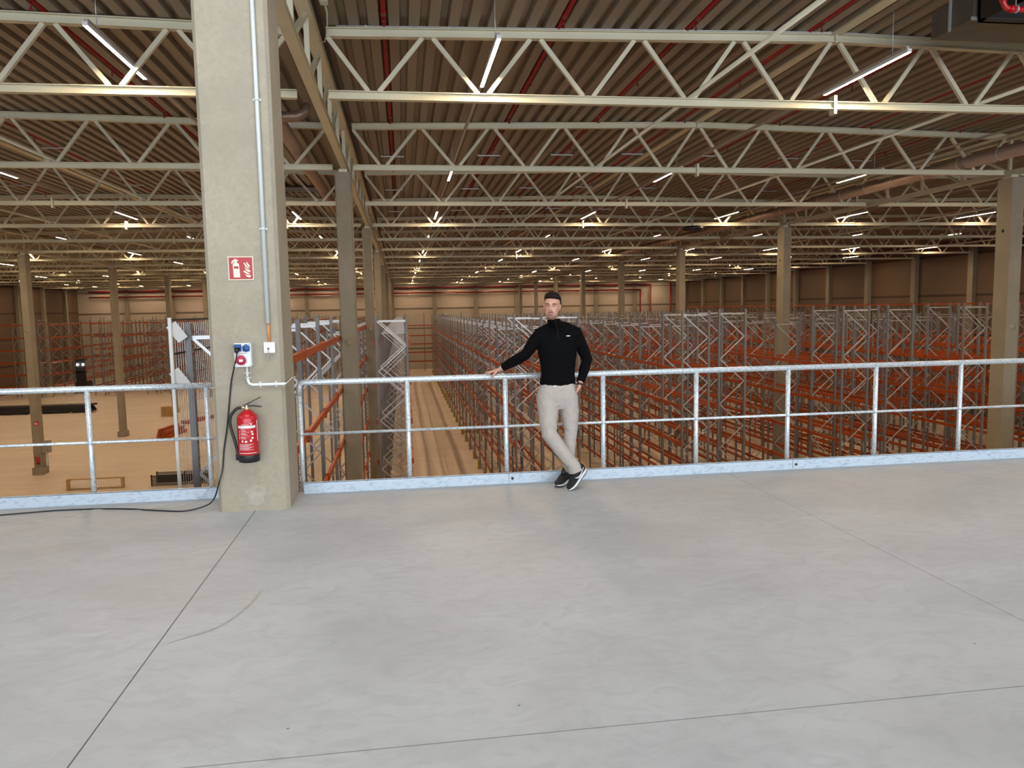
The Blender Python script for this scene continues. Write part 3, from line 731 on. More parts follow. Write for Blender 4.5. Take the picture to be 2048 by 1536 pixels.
mb = MB(); mb.b2((-.026, -.0365, -.02), (.026, -.035, .022)); mb.build('insert', M['whiteprint'], e)
mb = MB(); mb.b2((-.016, -.038, -.018), (-.002, -.0355, -.002)); mb.build('port', M['dark'], e)
e = tag(empty('conduit', (-1.13, CY, 1.55)), 'tall pale plastic conduit running up the big column', 'conduit')
mb = MB(); mb.tube([(0, -.022, .07), (0, -.022, 3.66)], .0175, 14); mb.build('pipe', M['conduit'], e)
for z in (.85, 1.9, 3.05):
    mb = MB(); mb.tube([(0, -.022, z), (0, -.022, z + .018)], .021, 14); mb.b2((-.032, -.012, z), (.032, 0, z + .018)); mb.build('clip', M['conduit'], e)
mb = MB(); mb.tube([(.004, -.018, -.09), (.002, -.018, .08)], .0115, 12); o = mb.build('orange_tube', M['copper'], e); o['label'] = 'orange tube end'
e = tag(empty('conduit', (-1.32, CY, 1.1)), 'short white conduit bending from the socket box around the column corner', 'conduit')
mb = MB(); mb.tube([(0, -.018, .16), (0, -.018, .10), (.003, -.018, .04), (.012, -.018, .012), (.04, -.018, 0), (.30, -.018, 0), (.308, -.016, .002), (.314, .01, .004), (.316, .14, .012), (.316, .34, .02), (.312, .60, .01)], [.010, .010] + [.0135] * 4 + [.010] + [.006] * 4, 10); mb.build('pipe', M['white'], e)
for x, z in ((.002, .055), (.0, .095)):
    mb = MB(); mb.tube([(x, -.018, z), (x, -.018, z + .012)], .018, 10); mb.b2((x - .024, -.008, z), (x + .024, 0, z + .012)); mb.build('clip', M['white'], e)
for x in (.095, .225):
    mb = MB(); mb.tube([(x, -.018, 0), (x + .014, -.018, 0)], .018, 10); mb.b2((x, -.008, -.024), (x + .014, 0, .024)); mb.build('clip', M['white'], e)
def smooth_path(pts, n=8):
    P_ = [Vector(p) for p in pts]; out = []
    for i in range(len(P_) - 1):
        a, b, c, d = P_[max(i - 1, 0)], P_[i], P_[i + 1], P_[min(i + 2, len(P_) - 1)]
        for k in range(n):
            t = k / n
            out.append(.5 * ((2 * b) + (c - a) * t + (2 * a - 5 * b + 4 * c - d) * t * t + (3 * b - a - 3 * c + d) * t ** 3))
    out.append(P_[-1]); return out
mb = MB(); mb.tube(smooth_path([(-1.375, 6.60, 1.395), (-1.385, 6.60, 1.33), (-1.42, 6.655, 1.24), (-1.455, 6.69, 1.12), (-1.485, 6.695, .92), (-1.51, 6.695, .74), (-1.545, 6.695, .55), (-1.565, 6.69, .38), (-1.60, 6.68, .26), (-1.66, 6.75, .12), (-1.76, 6.87, .03), (-1.92, 6.80, .008), (-2.15, 6.86, .008), (-2.52, 7.0, .008), (-3.04, 7.06, .008), (-3.6, 6.99, .008), (-4.3, 7.02, .008)]), .0062, 8)
o = mb.build('power_cable', M['black']); tag(o, 'thick black power cable from the blue socket down to the floor on the left', 'cable')
mb = MB(); mb.tube([(-1.372, 6.615, 1.42), (-1.376, 6.595, 1.405), (-1.38, 6.585, 1.38)], [.022, .022, .012], 12); pl = mb.build('plug', M['black'], o)
mb = MB(); mb.tube(smooth_path([(-1.133, 6.66, 1.402), (-1.135, 6.655, 1.36), (-1.16, 6.67, 1.28), (-1.24, 6.68, 1.21), (-1.33, 6.675, 1.165), (-1.45, 6.695, 1.125), (-1.60, 6.695, 1.085), (-1.64, 6.74, 1.09), (-1.665, 7.1, 1.085), (-1.68, 7.30, 1.06), (-1.685, 7.33, .9), (-1.69, 7.32, .6), (-1.70, 7.28, .38), (-1.76, 7.22, .2), (-1.86, 7.14, .05), (-2.0, 7.06, .004), (-2.26, 6.95, .004), (-2.5, 6.92, .004), (-2.73, 7.03, .004), (-2.86, 6.9, .004), (-3.13, 6.72, .004), (-3.4, 6.75, .004), (-3.9, 6.95, .004)]), .0032, 6)
tag(mb.build('network_cable', M['rail']), 'thin grey network cable looping from the white outlet to the floor', 'cable')
# fire extinguisher
def text_mesh(s, size, m, parent, loc, rot, extrude=.0004, name='lettering'):
    c = bpy.data.curves.new(name, 'FONT'); c.body = s; c.size = size; c.extrude = extrude; c.align_x = 'CENTER'; c.align_y = 'CENTER'
    t = bpy.data.objects.new(name, c); COL.objects.link(t)
    dg = bpy.context.evaluated_depsgraph_get(); me = bpy.data.meshes.new_from_object(t.evaluated_get(dg))
    bpy.data.objects.remove(t); me.materials.clear(); me.materials.append(m)
    o = inst(name, me, parent, loc); o.rotation_euler = rot; return o
def curved_print(parent, R, rects, name, m, off=.0006):
    """rects in (angle-arc x, z) on a cylinder of radius R facing -y"""
    mb = MB()
    for x0, x1, z0, z1 in rects:
        n = max(2, int(abs(x1 - x0) / .008)); vs = []
        for i in range(n + 1):
            a = (x0 + (x1 - x0) * i / n) / R; r = R + off
            vs += [(r * math.sin(a), -r * math.cos(a), z0), (r * math.sin(a), -r * math.cos(a), z1)]
        mb.add(vs, [(2 * i, 2 * i + 2, 2 * i + 3, 2 * i + 1) for i in range(n)])
    return mb.build(name, m, parent)
def extinguisher(x, y, z, label, detail=True):
    e = tag(empty('fire_extinguisher', (x, y, z)), label, 'fire extinguisher')
    R = .085
    mb = MB(); mb.lathe([(R - .004, .05), (R, .06), (R, .365), (R - .004, .39), (R - .02, .41), (.045, .428), (.03, .437), (.024, .445)], n=40); mb.build('cylinder', M['red'], e)
    mb = MB(); mb.lathe([(R - .012, 0), (R + .001, .006), (R + .003, .06), (R + .001, .068)], n=40)
    mb.build('foot_ring', M['black'], e)
    mb = MB(); mb.lathe([(.022, .44), (.022, .465), (.014, .47), (.014, .485)], n=16); mb.tube([(-.045, 0, .462), (-.01, 0, .462)], .012, 10); mb.build('valve', M['brass'], e)
    mb = MB(); mb.bar((-.02, 0, .478), (.03, 0, .505), .022, .014); mb.bar((.03, 0, .505), (.118, -.01, .548), .02, .008); o = mb.build('lever', M['dark'], e)
    mb = MB(); mb.bar((-.01, 0, .474), (.05, 0, .476), .022, .01); mb.bar((.05, 0, .476), (.12, -.01, .466), .02, .008); mb.build('carrying_handle', M['dark'], e)
    mb = MB(); mb.tube(smooth_path([(-.045, 0, .462), (-.085, -.0, .452), (-.13, 0, .40), (-.142, 0, .34), (-.13, 0, .26), (-.108, 0, .17), (-.092, 0, .08), (-.09, 0, .05)]), .0125, 12); mb.build('hose', M['black'], e)
    mb = MB(); mb.tube([(-.09, 0, .068), (-.09, 0, .018)], .019, 12); mb.build('nozzle', M['black'], e)
    mb = MB(); mb.b2((-.03, .07, .1), (.03, .11, .42)); mb.build('wall_bracket', M['dark'], e)
    if detail:
        curved_print(e, R, [(-.075, .085, .296, .318), (-.068, .085, .083, .088)], 'white_band', M['whiteprint'])
        lines = []
        for i, (a, b) in enumerate(((-.045, -.01), (-.045, 0), (-.045, -.005), (-.045, .01), (-.045, -.008), (-.045, 0))):
            z = .284 - .012 * i - (.008 if i > 1 else 0) - (.008 if i > 3 else 0); lines.append((a, b, z, z + .004))
        for z in (.262, .225): lines.append((-.048, .03, z - .0005, z + .0008))
        for i in range(7): lines.append((-.068, .06 - .02 * (i % 3), .160 - .008 * i, .1625 - .008 * i))
        lines += [(.04, .056, .258, .272), (.044, .062, .238, .252), (.042, .06, .205, .22), (-.04, -.025, .178, .195), (-.012, .006, .176, .192), (.03, .045, .182, .2), (.1, .112, .18, .36)]
        curved_print(e, R, lines, 'small_print', M['whiteprint'])
        a = -.06 / R
        for i, ch in enumerate('123'): text_mesh(ch, .028, M['whiteprint'], e, ((R + .0012) * math.sin(a), -(R + .0012) * math.cos(a), .268 - .027 * i), (math.pi / 2, 0, a))
        word = 'JOCKEL'
        for i, ch in enumerate(word):
            a = (-.036 + .0115 * i) / R; text_mesh(ch, .0165, M['whiteprint'], e, ((R + .0012) * math.sin(a), -(R + .0012) * math.cos(a), .325), (math.pi / 2, 0, a))
        curved_print(e, R, [(.038, .05, .325, .337), (.028, .033, .338, .342), (.054, .058, .342, .346)], 'logo_mark', M['whiteprint'])
    return e
extinguisher(-1.322, 6.605, .455, 'red fire extinguisher with black hose hung low on the big column')
# repair patch and floor scuff, thin and real
def blob(cx, cz, rx_, rz_, n, jit): return [(cx + rx_ * (1 + random.uniform(-jit, jit)) * math.cos(2 * math.pi * i / n), cz + rz_ * (1 + random.uniform(-jit, jit)) * math.sin(2 * math.pi * i / n)) for i in range(n)]
mb = MB(); mb.prism(blob(-1.30, .165, .085, .07, 22, .12), 'y', CY - .0025, CY); mb.prism(blob(-1.30, .085, .07, .035, 18, .15), 'y', CY - .0035, CY)
tag(mb.build('mortar_patch', mat('mortar', (.46, .42, .34), .8, bump=(60, .4), noise=20, col2=(.39, .35, .28))), 'rough pale mortar patch at the foot of the big column', 'patch')
mb = MB(); pts = smooth_path([(-1.27, 4.03, 0), (-1.16, 4.11, 0), (-1.06, 4.19, 0), (-.99, 4.33, 0), (-.94, 4.52, 0), (-.915, 4.72, 0)]); vs = []
for i, p in enumerate(pts):
    t = (pts[min(i + 1, len(pts) - 1)] - pts[max(i - 1, 0)]).normalized(); nrm = Vector((-t.y, t.x, 0)); wd = .009 * (1 + .15 * math.sin(i * 1.3)) * min(1, .25 + i / 12)
    vs += [p + nrm * wd + Vector((0, 0, .0012)), p - nrm * wd + Vector((0, 0, .0012))]
mb.add(vs, [(2 * i, 2 * i + 2, 2 * i + 3, 2 * i + 1) for i in range(len(pts) - 1)])
tag(mb.build('floor_stain', mat('stain', (.42, .405, .36), .6, noise=30, col2=(.36, .34, .29))), 'curved brownish scuff crossing the floor joint in front of the column', 'stain', kind='stuff')

# ------------------------------------------------------------------ loose things on the hall floor
e = tag(empty('steel_profile_bundle', (-39.9, 76.2, G)), 'long low stack of dark steel profiles on the hall floor at far left', 'steel profiles')
for i in range(3):
    mb = MB(); mb.b2((1.5 + i * 3.6, -.2, 0), (1.62 + i * 3.6, 1.5, .1)); mb.build('bearer', M['wood'], e)
for l in range(4):
    for c in range(6):
        mb = MB(); mb.b2((0 + .1 * ((l * 3 + c) % 3), .02 + c * .22, .1 + l * .17), (10.6 - .12 * ((l + c) % 4), .20 + c * .22, .25 + l * .17)); mb.build('profile', M['dark'], e)
def beam_pile(x, y, rz, lab, layers, n, L=2.9):
    e = tag(empty('beam_pile', (x, y, G), rz), lab, 'beam pile')
    for l in range(layers):
        m = n - (l // 2) * 2 - (1 if l == layers - 1 else 0)
        for c in range(max(m, 2)):
            off = .04 * ((c * 7 + l * 3) % 3)
            mb = MB(); mb.b2((.05 + c * .15 + l * .04, off, .02 + l * .13), (.18 + c * .15 + l * .04, L + off, .14 + l * .13)); mb.build('beam', M['orange'], e)
beam_pile(-18.35, 58.8, math.radians(-10), 'orange beam pile on the open floor, nearer of the two loose piles', 5, 7, 2.7)
beam_pile(-18.6, 66.0, math.radians(-24), 'smaller low orange beam pile seen just behind the wire mesh panel', 2, 5, 3.6)
e = tag(empty('timber_stack', (-21.65, 71.2, G)), 'block of stacked pale timber at the foot of a hall column', 'timber stack')
for l in range(7):
    for c in range(5):
        mb = MB(); mb.b2((c * .21, (l % 2) * .03, l * .125), (c * .21 + .19, 1.1, l * .125 + .115)); mb.build('timber', M['wood'], e)
e = tag(empty('mesh_crate', (-17.7, 42.0, G)), 'timber framed wire crate on the hall floor just beyond the left railing', 'crate')
for x, y in ((0, 0), (2.7, 0), (0, .12), (2.7, .12)):
    mb = MB(); mb.b2((x, y, 0), (x + .12, y + .1, .58)); mb.build('corner_post', M['wood'], e)
for y in (0, .12):
    for z in (.02, .53):
        mb = MB(); mb.b2((.1, y + .02, z), (2.72, y + .06, z + .05)); mb.build('rail', M['wood'], e)
mb = MB()
for y in (.04, ):
    for i in range(22): mb.b2((.15 + i * .12, y - .004, .05), (.158 + i * .12, y + .004, .56))
    for i in range(5): mb.b2((.12, y - .004, .08 + i * .1), (2.72, y + .004, .088 + i * .1))
mb.build('wire_mesh', M['zinc'], e)
e = tag(empty('slatted_crate', (-13.5, 42.0, G)), 'dark slatted steel crate on the hall floor left of the big column', 'crate')
for x in (0, 1.45, 2.9):
    for y in (0, .9):
        mb = MB(); mb.b2((x, y, 0), (x + .06, y + .06, .62)); mb.build('corner_post', M['dark'], e)
for y in (.01, .91):
    for i in range(8):
        mb = MB(); mb.b2((.06, y, .03 + i * .072), (2.9, y + .03, .075 + i * .072)); mb.build('slat', M['dark'], e)
# fittings of the nearest column in the open floor
extinguisher(-21.0, 46.52, G + .65, 'small red extinguisher low on the nearest column of the open floor', False)
e = tag(empty('fire_sign', (-21.0, 46.64, G + 3.0)), 'tiny red fire sign on the nearest column of the open floor', 'sign')
mb = MB(); mb.b2((-.13, -.01, -.13), (.13, 0, .13)); mb.build('plate', M['signred'], e)
mb = MB(); mb.b2((-.08, -.013, -.09), (-.02, -.01, .08)); mb.b2((.03, -.013, -.08), (.08, -.01, .04)); mb.build('symbol', M['glowprint'], e)
e = tag(empty('switch_cabinet', (-20.9, 46.9, G + 1.25)), 'grey electrical cabinet on the side of the nearest column of the open floor', 'cabinet')
mb = MB(); mb.b2((0.0, -.1, 0), (.44, .18, .70)); mb.build('body', mat('cabinet_grey', (.33, .31, .27), .5), e); mb = MB(); mb.b2((.3, -.11, .15), (.36, -.1, .21)); mb.build('lock', M['dark'], e)
mb = MB(); mb.tube([(.15, .05, 0), (.15, .05, -.9)], .03, 8); mb.tube([(.25, .05, 0), (.25, .05, -.9)], .03, 8); mb.build('cable_duct', M['conduit'], e)
# lift truck with two lamps between the far racks
e = tag(empty('lift_truck', (-38.0, 96.5, G)), 'dark lift truck with two white lamps working between the far left racks', 'lift truck')
mb = MB(); mb.b2((-.6, -.4, .15), (.6, 1.5, 1.3)); mb.b2((-.55, -.2, 1.3), (.55, -.1, 3.9)); mb.build('chassis', M['black'], e)
mb = MB(); mb.b2((-.5, -.2, 2.4), (.5, .6, 2.5)); mb.b2((-.5, -.25, 3.9), (.5, .7, 4.0)); mb.build('cabin', M['dark'], e)
mb = MB(); mb.b2((-.4, -.55, .1), (-.25, -1.6, .16)); mb.b2((.25, -.55, .1), (.4, -1.6, .16)); mb.build('fork', M['dark'], e)
for x in (-.3, .3):
    mb = MB(); mb.ell((x, -.3, 3.35), (.10, .05, .12)); mb.build('lamp', M['lamp'], e)
for x in (-.5, .5):
    mb = MB(); mb.lathe([(.16, -.08), (.16, .08)], (x, 1.2, .16), 14, axis='x'); mb.lathe([(.16, -.08), (.16, .08)], (x, -.2, .16), 14, axis='x'); mb.build('wheel', M['black'], e)
# ------------------------------------------------------------------ the man leaning on the railing
man = tag(empty('person', (1.46, 7.0, 0)), 'person in black half zip pullover and beige trousers leaning on the railing, ankles crossed', 'person')
O = Vector((1.46, 7.0, 0))
def loft(mb, secs, n=28, p=2.3):
    """horizontal sections (cx, cy, z, half width, half depth) -> closed body"""
    base = len(mb.v); mb.smooth = True
    for cx, cy_, z, a, b in secs:
        for k in range(n):
            t = 2 * math.pi * k / n; c, s = math.cos(t), math.sin(t)
            mb.v.append((cx + a * math.copysign(abs(c) ** (2 / p), c), cy_ + b * math.copysign(abs(s) ** (2 / p), s), z))
    for i in range(len(secs) - 1):
        for k in range(n):
            q = base + i * n + k; r = base + i * n + (k + 1) % n
            mb.face([q, r, r + n, q + n])
    mb.smooth = False
    mb.face([base + k for k in range(n)][::-1]); mb.face([base + (len(secs) - 1) * n + k for k in range(n)])
def skin_of(mb, name, m, voxel, parent=man, smooth=2, disp=None):
    me = mb.mesh(name, m); o = inst(name, me, parent); o.location = -O
    r = o.modifiers.new('union', 'REMESH'); r.mode = 'VOXEL'; r.voxel_size = voxel; r.use_smooth_shade = True
    s = o.modifiers.new('soften', 'SMOOTH'); s.iterations = smooth; s.factor = .5
    if disp:
        tx = bpy.data.textures.new(name + '_folds', 'CLOUDS'); tx.noise_scale = disp[0]; tx.noise_depth = 2
        d = o.modifiers.new('folds', 'DISPLACE'); d.texture = tx; d.strength = disp[1]; d.mid_level = .5; d.texture_coords = 'GLOBAL'
    return o
V3 = Vector
# --- joints (metres, world)
SHR, ELR, WRR = V3((1.282, 7.16, 1.448)), V3((1.165, 7.20, 1.265)), V3((.955, 7.335, 1.135))     # his right arm, out along the rail
SHL, ELL, WRL = V3((1.660, 7.17, 1.455)), V3((1.768, 7.21, 1.20)), V3((1.682, 7.125, .985))       # his left arm, hand in pocket
HC = V3((1.390, 7.04, 1.60))                                                                       # chin level centre of the head
HR = Matrix.Rotation(math.radians(-19), 3, 'Z') @ Matrix.Rotation(math.radians(3), 3, 'Y')
skin = bpy.data.materials.new('skin'); skin.use_nodes = True
nt = skin.node_tree; b = nt.nodes['Principled BSDF']; b.inputs['Roughness'].default_value = .5; b.inputs['Subsurface Weight'].default_value = .06
geo = nt.nodes.new('ShaderNodeNewGeometry')
def near(c, r, soft=.35):
    """1 inside an ellipsoid round c"""
    s = nt.nodes.new('ShaderNodeVectorMath'); s.operation = 'SUBTRACT'; nt.links.new(geo.outputs['Position'], s.inputs[0]); s.inputs[1].default_value = c
    d = nt.nodes.new('ShaderNodeVectorMath'); d.operation = 'DIVIDE'; nt.links.new(s.outputs[0], d.inputs[0]); d.inputs[1].default_value = r
    l = nt.nodes.new('ShaderNodeVectorMath'); l.operation = 'LENGTH'; nt.links.new(d.outputs[0], l.inputs[0])
    mr = nt.nodes.new('ShaderNodeMapRange'); mr.inputs[1].default_value = 1; mr.inputs[2].default_value = 1 - soft; nt.links.new(l.outputs['Value'], mr.inputs[0]); return mr.outputs[0]
def hp(x, y, z): return HC + HR @ V3((x, y, z))
c = mixc(nt, near(hp(0, -.07, .125), (.09, .08, .06), .8), (.55, .29, .20), (.62, .335, .225))
c = mixc(nt, math_node(nt, 'MULTIPLY', near(hp(.045, -.07, .092), (.034, .05, .030), .95), .35), c, (.62, .24, .19))
c = mixc(nt, math_node(nt, 'MULTIPLY', near(hp(-.045, -.07, .092), (.034, .05, .030), .95), .35), c, (.62, .24, .19))
beard = math_node(nt, 'MAXIMUM', near(hp(0, -.06, .022), (.062, .075, .045), .45), near(hp(0, -.09, .066), (.042, .03, .011), .4))
beard = math_node(nt, 'MAXIMUM', beard, math_node(nt, 'MULTIPLY', near(hp(0, -.02, .03), (.075, .095, .05), .6), .45))
c = mixc(nt, math_node(nt, 'MULTIPLY', beard, .78), c, (.13, .075, .05))
c = mixc(nt, near(hp(0, -.095, .0545), (.025, .03, .0065), .4), c, (.42, .15, .13))
nt.links.new(c, b.inputs['Base Color'])
# --- body, one continuous surface (head, neck, torso, limbs, hands)
mb = MB()
mb.smooth = True
hs = [(-.002, .026, -.078, -.03), (.012, .042, -.088, -.005), (.032, .052, -.091, .03), (.055, .059, -.088, .06), (.08, .065, -.085, .08), (.105, .069, -.083, .09), (.125, .071, -.079, .095), (.145, .073, -.086, .097), (.17, .073, -.084, .096), (.195, .068, -.074, .088), (.215, .055, -.055, .07), (.230, .033, -.03, .045), (.236, .012, -.008, .015)]
base = len(mb.v); n = 32
for z, a, yf, yb in hs:
    for k in range(n):
        t = 2 * math.pi * k / n; c_, s_ = math.cos(t), math.sin(t)
        x = a * math.copysign(abs(c_) ** .9, c_); y = (yf + yb) / 2 + (yb - yf) / 2 * math.copysign(abs(s_) ** .9, s_)
        mb.v.append(tuple(hp(x, y, z)))
for i in range(len(hs) - 1):
    for k in range(n):
        q = base + i * n + k; r = base + i * n + (k + 1) % n; mb.face([q, r, r + n, q + n])
mb.smooth = False; mb.face([base + k for k in range(n)][::-1]); mb.face([base + (len(hs) - 1) * n + k for k in range(n)])
# nose, brow, lips, ears, jaw
mb.tube([hp(0, -.082, .142), hp(0, -.096, .115), hp(0, -.108, .092), hp(0, -.104, .083)], [(.008, .008), (.009, .010), (.013, .013), (.010, .012)], 10)
for sgn in (-1, 1):
    mb.ell(hp(sgn * .012, -.098, .086), (.008, .009, .007))
    mb.tube([hp(sgn * .016, -.083, .142), hp(sgn * .036, -.081, .146), hp(sgn * .055, -.068, .142)], [.008, .009, .007], 8)
    mb.ell(hp(sgn * .075, .012, .112), (.007, .017, .030), HR)
    mb.ell(hp(sgn * .078, .004, .128), (.008, .010, .012), HR)
mb.tube([hp(-.022, -.086, .058), hp(0, -.097, .059), hp(.022, -.086, .058)], [.004, .0065, .004], 8)
mb.tube([hp(-.020, -.086, .050), hp(0, -.096, .0485), hp(.020, -.086, .050)], [.004, .007, .004], 8)
mb.ell(hp(0, -.085, .018), (.020, .014, .014), HR)
mb.tube([hp(0, .02, .06), hp(.005, .03, 0), V3((1.445, 7.13, 1.53)), V3((1.46, 7.16, 1.45))], [.052, .053, .056, .07], 16)
loft(mb, [(1.475, 7.19, .80, .14, .10), (1.475, 7.19, .95, .145, .10), (1.475, 7.18, 1.10, .135, .095), (1.475, 7.17, 1.30, .155, .105), (1.475, 7.17, 1.42, .15, .09), (1.47, 7.165, 1.50, .09, .06)])
mb.tube([V3((1.46, 7.17, 1.44)), SHR, (SHR + ELR) / 2, ELR, ELR * .5 + WRR * .5, WRR], [.06, .055, .045, .040, .036, .0275], 14)
mb.tube([V3((1.48, 7.17, 1.44)), SHL, (SHL + ELL) / 2, ELL, ELL * .5 + WRL * .5, WRL], [.06, .055, .045, .040, .036, .0275], 14)
KR, AR = V3((1.358, 7.05, .505)), V3((1.560, 6.93, .205))
KL, AL = V3((1.585, 7.14, .515)), V3((1.545, 7.12, .13))
mb.tube([V3((1.385, 7.18, .86)), V3((1.375, 7.13, .70)), KR, KR * .45 + AR * .55, AR], [.085, .075, .055, .048, .038], 14)
mb.tube([V3((1.565, 7.18, .86)), V3((1.575, 7.17, .70)), KL, KL * .45 + AL * .55, AL], [.085, .075, .055, .048, .038], 14)
mb.tube([AR, AR + V3((.03, .0, -.04))], [.034, .028], 10); mb.tube([AL, AL + V3((.01, .0, -.05))], [.034, .03], 10)
# right hand resting on the rail (rail axis y = 7.37, top z = 1.073)
HW = V3((.930, 7.345, 1.118))
mb.tube([WRR, HW, V3((.895, 7.352, 1.108)), V3((.862, 7.36, 1.100))], [(.024, .030), (.022, .034), (.017, .040), (.014, .038)], 14)
fing = [((.868, 7.335, 1.100), (.838, 7.322, 1.097), (.815, 7.318, 1.082), (.803, 7.320, 1.066)),
        ((.860, 7.352, 1.101), (.825, 7.345, 1.098), (.798, 7.345, 1.088), (.782, 7.347, 1.078)),
        ((.858, 7.370, 1.100), (.823, 7.370, 1.096), (.798, 7.372, 1.086), (.783, 7.374, 1.079)),
        ((.860, 7.386, 1.096), (.832, 7.394, 1.091), (.812, 7.402, 1.078), (.802, 7.404, 1.064))]
for i, f in enumerate(fing): mb.tube([V3(p) for p in f], [.0105, .0095, .0085, .0065] if i else [.0105, .0098, .0088, .0068], 10)
mb.tube([V3((.905, 7.335, 1.108)), V3((.880, 7.322, 1.088)), V3((.861, 7.320, 1.062)), V3((.847, 7.322, 1.036))], [.015, .0125, .0115, .008], 10)
# left hand going into the trouser pocket
mb.tube([WRL, V3((1.664, 7.115, .94)), V3((1.636, 7.135, .89))], [(.024, .028), (.020, .036), (.016, .038)], 14)
for i, (dx, dy) in enumerate(((-.018, -.02), (-.008, -.002), (.0, .014), (.008, .028))):
    a_ = V3((1.630 + dx, 7.135 + dy, .88)); mb.tube([a_, a_ + V3((-.006, -.002, -.035)), a_ + V3((-.018, 0, -.06)), a_ + V3((-.030, .002, -.078))], [.010, .0095, .0085, .0065], 8)
mb.tube([V3((1.656, 7.095, .935)), V3((1.640, 7.095, .905)), V3((1.622, 7.11, .875))], [.014, .012, .009], 8)
body_o = skin_of(mb, 'body', skin, .0042, smooth=3)
# eyes and brows
for sgn in (-1, 1):
    mb = MB(); mb.ell(hp(sgn * .030, -.0790, .122), (.0125, .0055, .0040), HR); o = mb.build('eye', mat('eye_white', (.45, .42, .40), .3), man); o.location = -O
    mb = MB(); mb.ell(hp(sgn * .030 - .001, -.0828, .122), (.0058, .003, .0040), HR); q = mb.build('iris', mat('iris', (.05, .03, .02), .2), o)
    mb = MB(); mb.tube([hp(sgn * .016, -.082, .1255), hp(sgn * .030, -.0855, .1285), hp(sgn * .044, -.078, .1250)], [.0022, .0032, .0022], 6); mb.build('eyelid', skin, o)
    mb = MB(); mb.tube([hp(sgn * .018, -.0835, .1240), hp(sgn * .030, -.0862, .1262), hp(sgn * .044, -.0795, .1238)], [.0008, .0012, .0008], 6); mb.build('lashes', M['black'], o)
browm = mat('dark_hair', (.016, .010, .007), .7, spec=.15, noise=60, col2=(.012, .008, .006), bump=(120, .6))
for sgn in (-1, 1):
    mb = MB(); mb.tube([hp(sgn * .015, -.0905, .1425), hp(sgn * .034, -.0905, .1475), hp(sgn * .056, -.074, .1435)], [(.0028, .0025), (.0036, .0025), (.002, .002)], 8); o = mb.build('eyebrow', browm, man); o.location = -O
# hair: short sides, fuller top swept up
mb = MB(); mb.smooth = True; base = len(mb.v)
hsec = [(.085, .0735, .045, .098), (.115, .078, .022, .104), (.145, .079, -.012, .106), (.165, .079, -.035, .107), (.182, .078, -.066, .105), (.196, .077, -.086, .102), (.212, .073, -.090, .095), (.228, .063, -.084, .083), (.243, .047, -.066, .062), (.253, .026, -.04, .035)]
for z, a, yf, yb in hsec:
    for k in range(n):
        t = 2 * math.pi * k / n; c_, s_ = math.cos(t), math.sin(t)
        x = a * math.copysign(abs(c_) ** .8, c_); y = (yf + yb) / 2 + (yb - yf) / 2 * math.copysign(abs(s_) ** .85, s_)
        mb.v.append(tuple(hp(x, y, z + (.006 if y < 0 else 0))))
for i in range(len(hsec) - 1):
    for k in range(n):
        q = base + i * n + k; r = base + i * n + (k + 1) % n; mb.face([q, r, r + n, q + n])
mb.smooth = False; mb.face([base + k for k in range(n)][::-1]); mb.face([base + (len(hsec) - 1) * n + k for k in range(n)])
for i in range(90):      # tufts along the fringe and crown
    a = random.uniform(0, 2 * math.pi); rr_ = random.uniform(.2, 1); x = .058 * rr_ * math.cos(a); y = .0 + .078 * rr_ * math.sin(a); z = .252 - .045 * rr_ ** 2
    mb.tube([hp(x, y, z - .012), hp(x * 1.03, y - .006, z + .004), hp(x * 1.05 + random.uniform(-.004, .004), y - .016, z + .007)], [.010, .007, .002], 6)
skin_of(mb, 'hair', browm, .0045, smooth=1, disp=(.010, .010))
# pullover
knit = mat('black_knit', (.0035, .0035, .0042), .9, spec=.08, bump=(160, .25))
mb = MB()
loft(mb, [(1.470, 7.195, .965, .166, .126), (1.470, 7.195, .985, .171, .130), (1.474, 7.19, 1.06, .163, .126), (1.474, 7.185, 1.16, .168, .124), (1.468, 7.175, 1.27, .186, .128), (1.468, 7.17, 1.36, .196, .126), (1.470, 7.17, 1.42, .188, .112), (1.474, 7.165, 1.472, .152, .094), (1.466, 7.16, 1.50, .122, .080), (1.456, 7.15, 1.525, .094, .070), (1.446, 7.13, 1.548, .070, .064)], p=2.4)
mb.tube([V3((1.425, 7.135, 1.535)), V3((1.36, 7.15, 1.502)), V3((1.302, 7.158, 1.462))], [.046, .052, .060], 16); mb.tube([V3((1.468, 7.135, 1.54)), V3((1.55, 7.15, 1.512)), V3((1.636, 7.165, 1.468))], [.050, .056, .062], 16)
mb.tube([V3((1.44, 7.16, 1.445)), SHR, SHR * .6 + ELR * .4, ELR, ELR * .55 + WRR * .45, WRR + (ELR - WRR) * .1, WRR], [.072, .070, .062, .054, .051, .041, .038], 18)
mb.tube([V3((1.51, 7.16, 1.445)), SHL, SHL * .6 + ELL * .4, ELL, ELL * .55 + WRL * .45, WRL + (ELL - WRL) * .12, WRL + V3((.0, 0, .008))], [.072, .070, .062, .055, .050, .040, .037], 18)
loft(mb, [(1.460, 7.145, 1.49, .092, .080), (1.452, 7.125, 1.52, .074, .072), (1.436, 7.090, 1.55, .067, .073), (1.420, 7.070, 1.58, .063, .070), (1.414, 7.062, 1.604, .062, .069)], p=2.0)
skin_of(mb, 'pullover', knit, .0065, smooth=3, disp=(.09, .012))
mb = MB(); mb.tube([V3((1.412, 6.993, 1.60)), V3((1.418, 6.997, 1.58)), V3((1.430, 7.013, 1.55)), V3((1.442, 7.040, 1.51)), V3((1.452, 7.048, 1.45)), V3((1.456, 7.040, 1.40))], .0018, 6); o = mb.build('zip', M['dark'], man); o.location = -O
lg = []
mb = MB()
for i in range(4): mb.b2((1.530 + i * .0085, 7.026, 1.437), (1.5365 + i * .0085, 7.046, 1.4455))
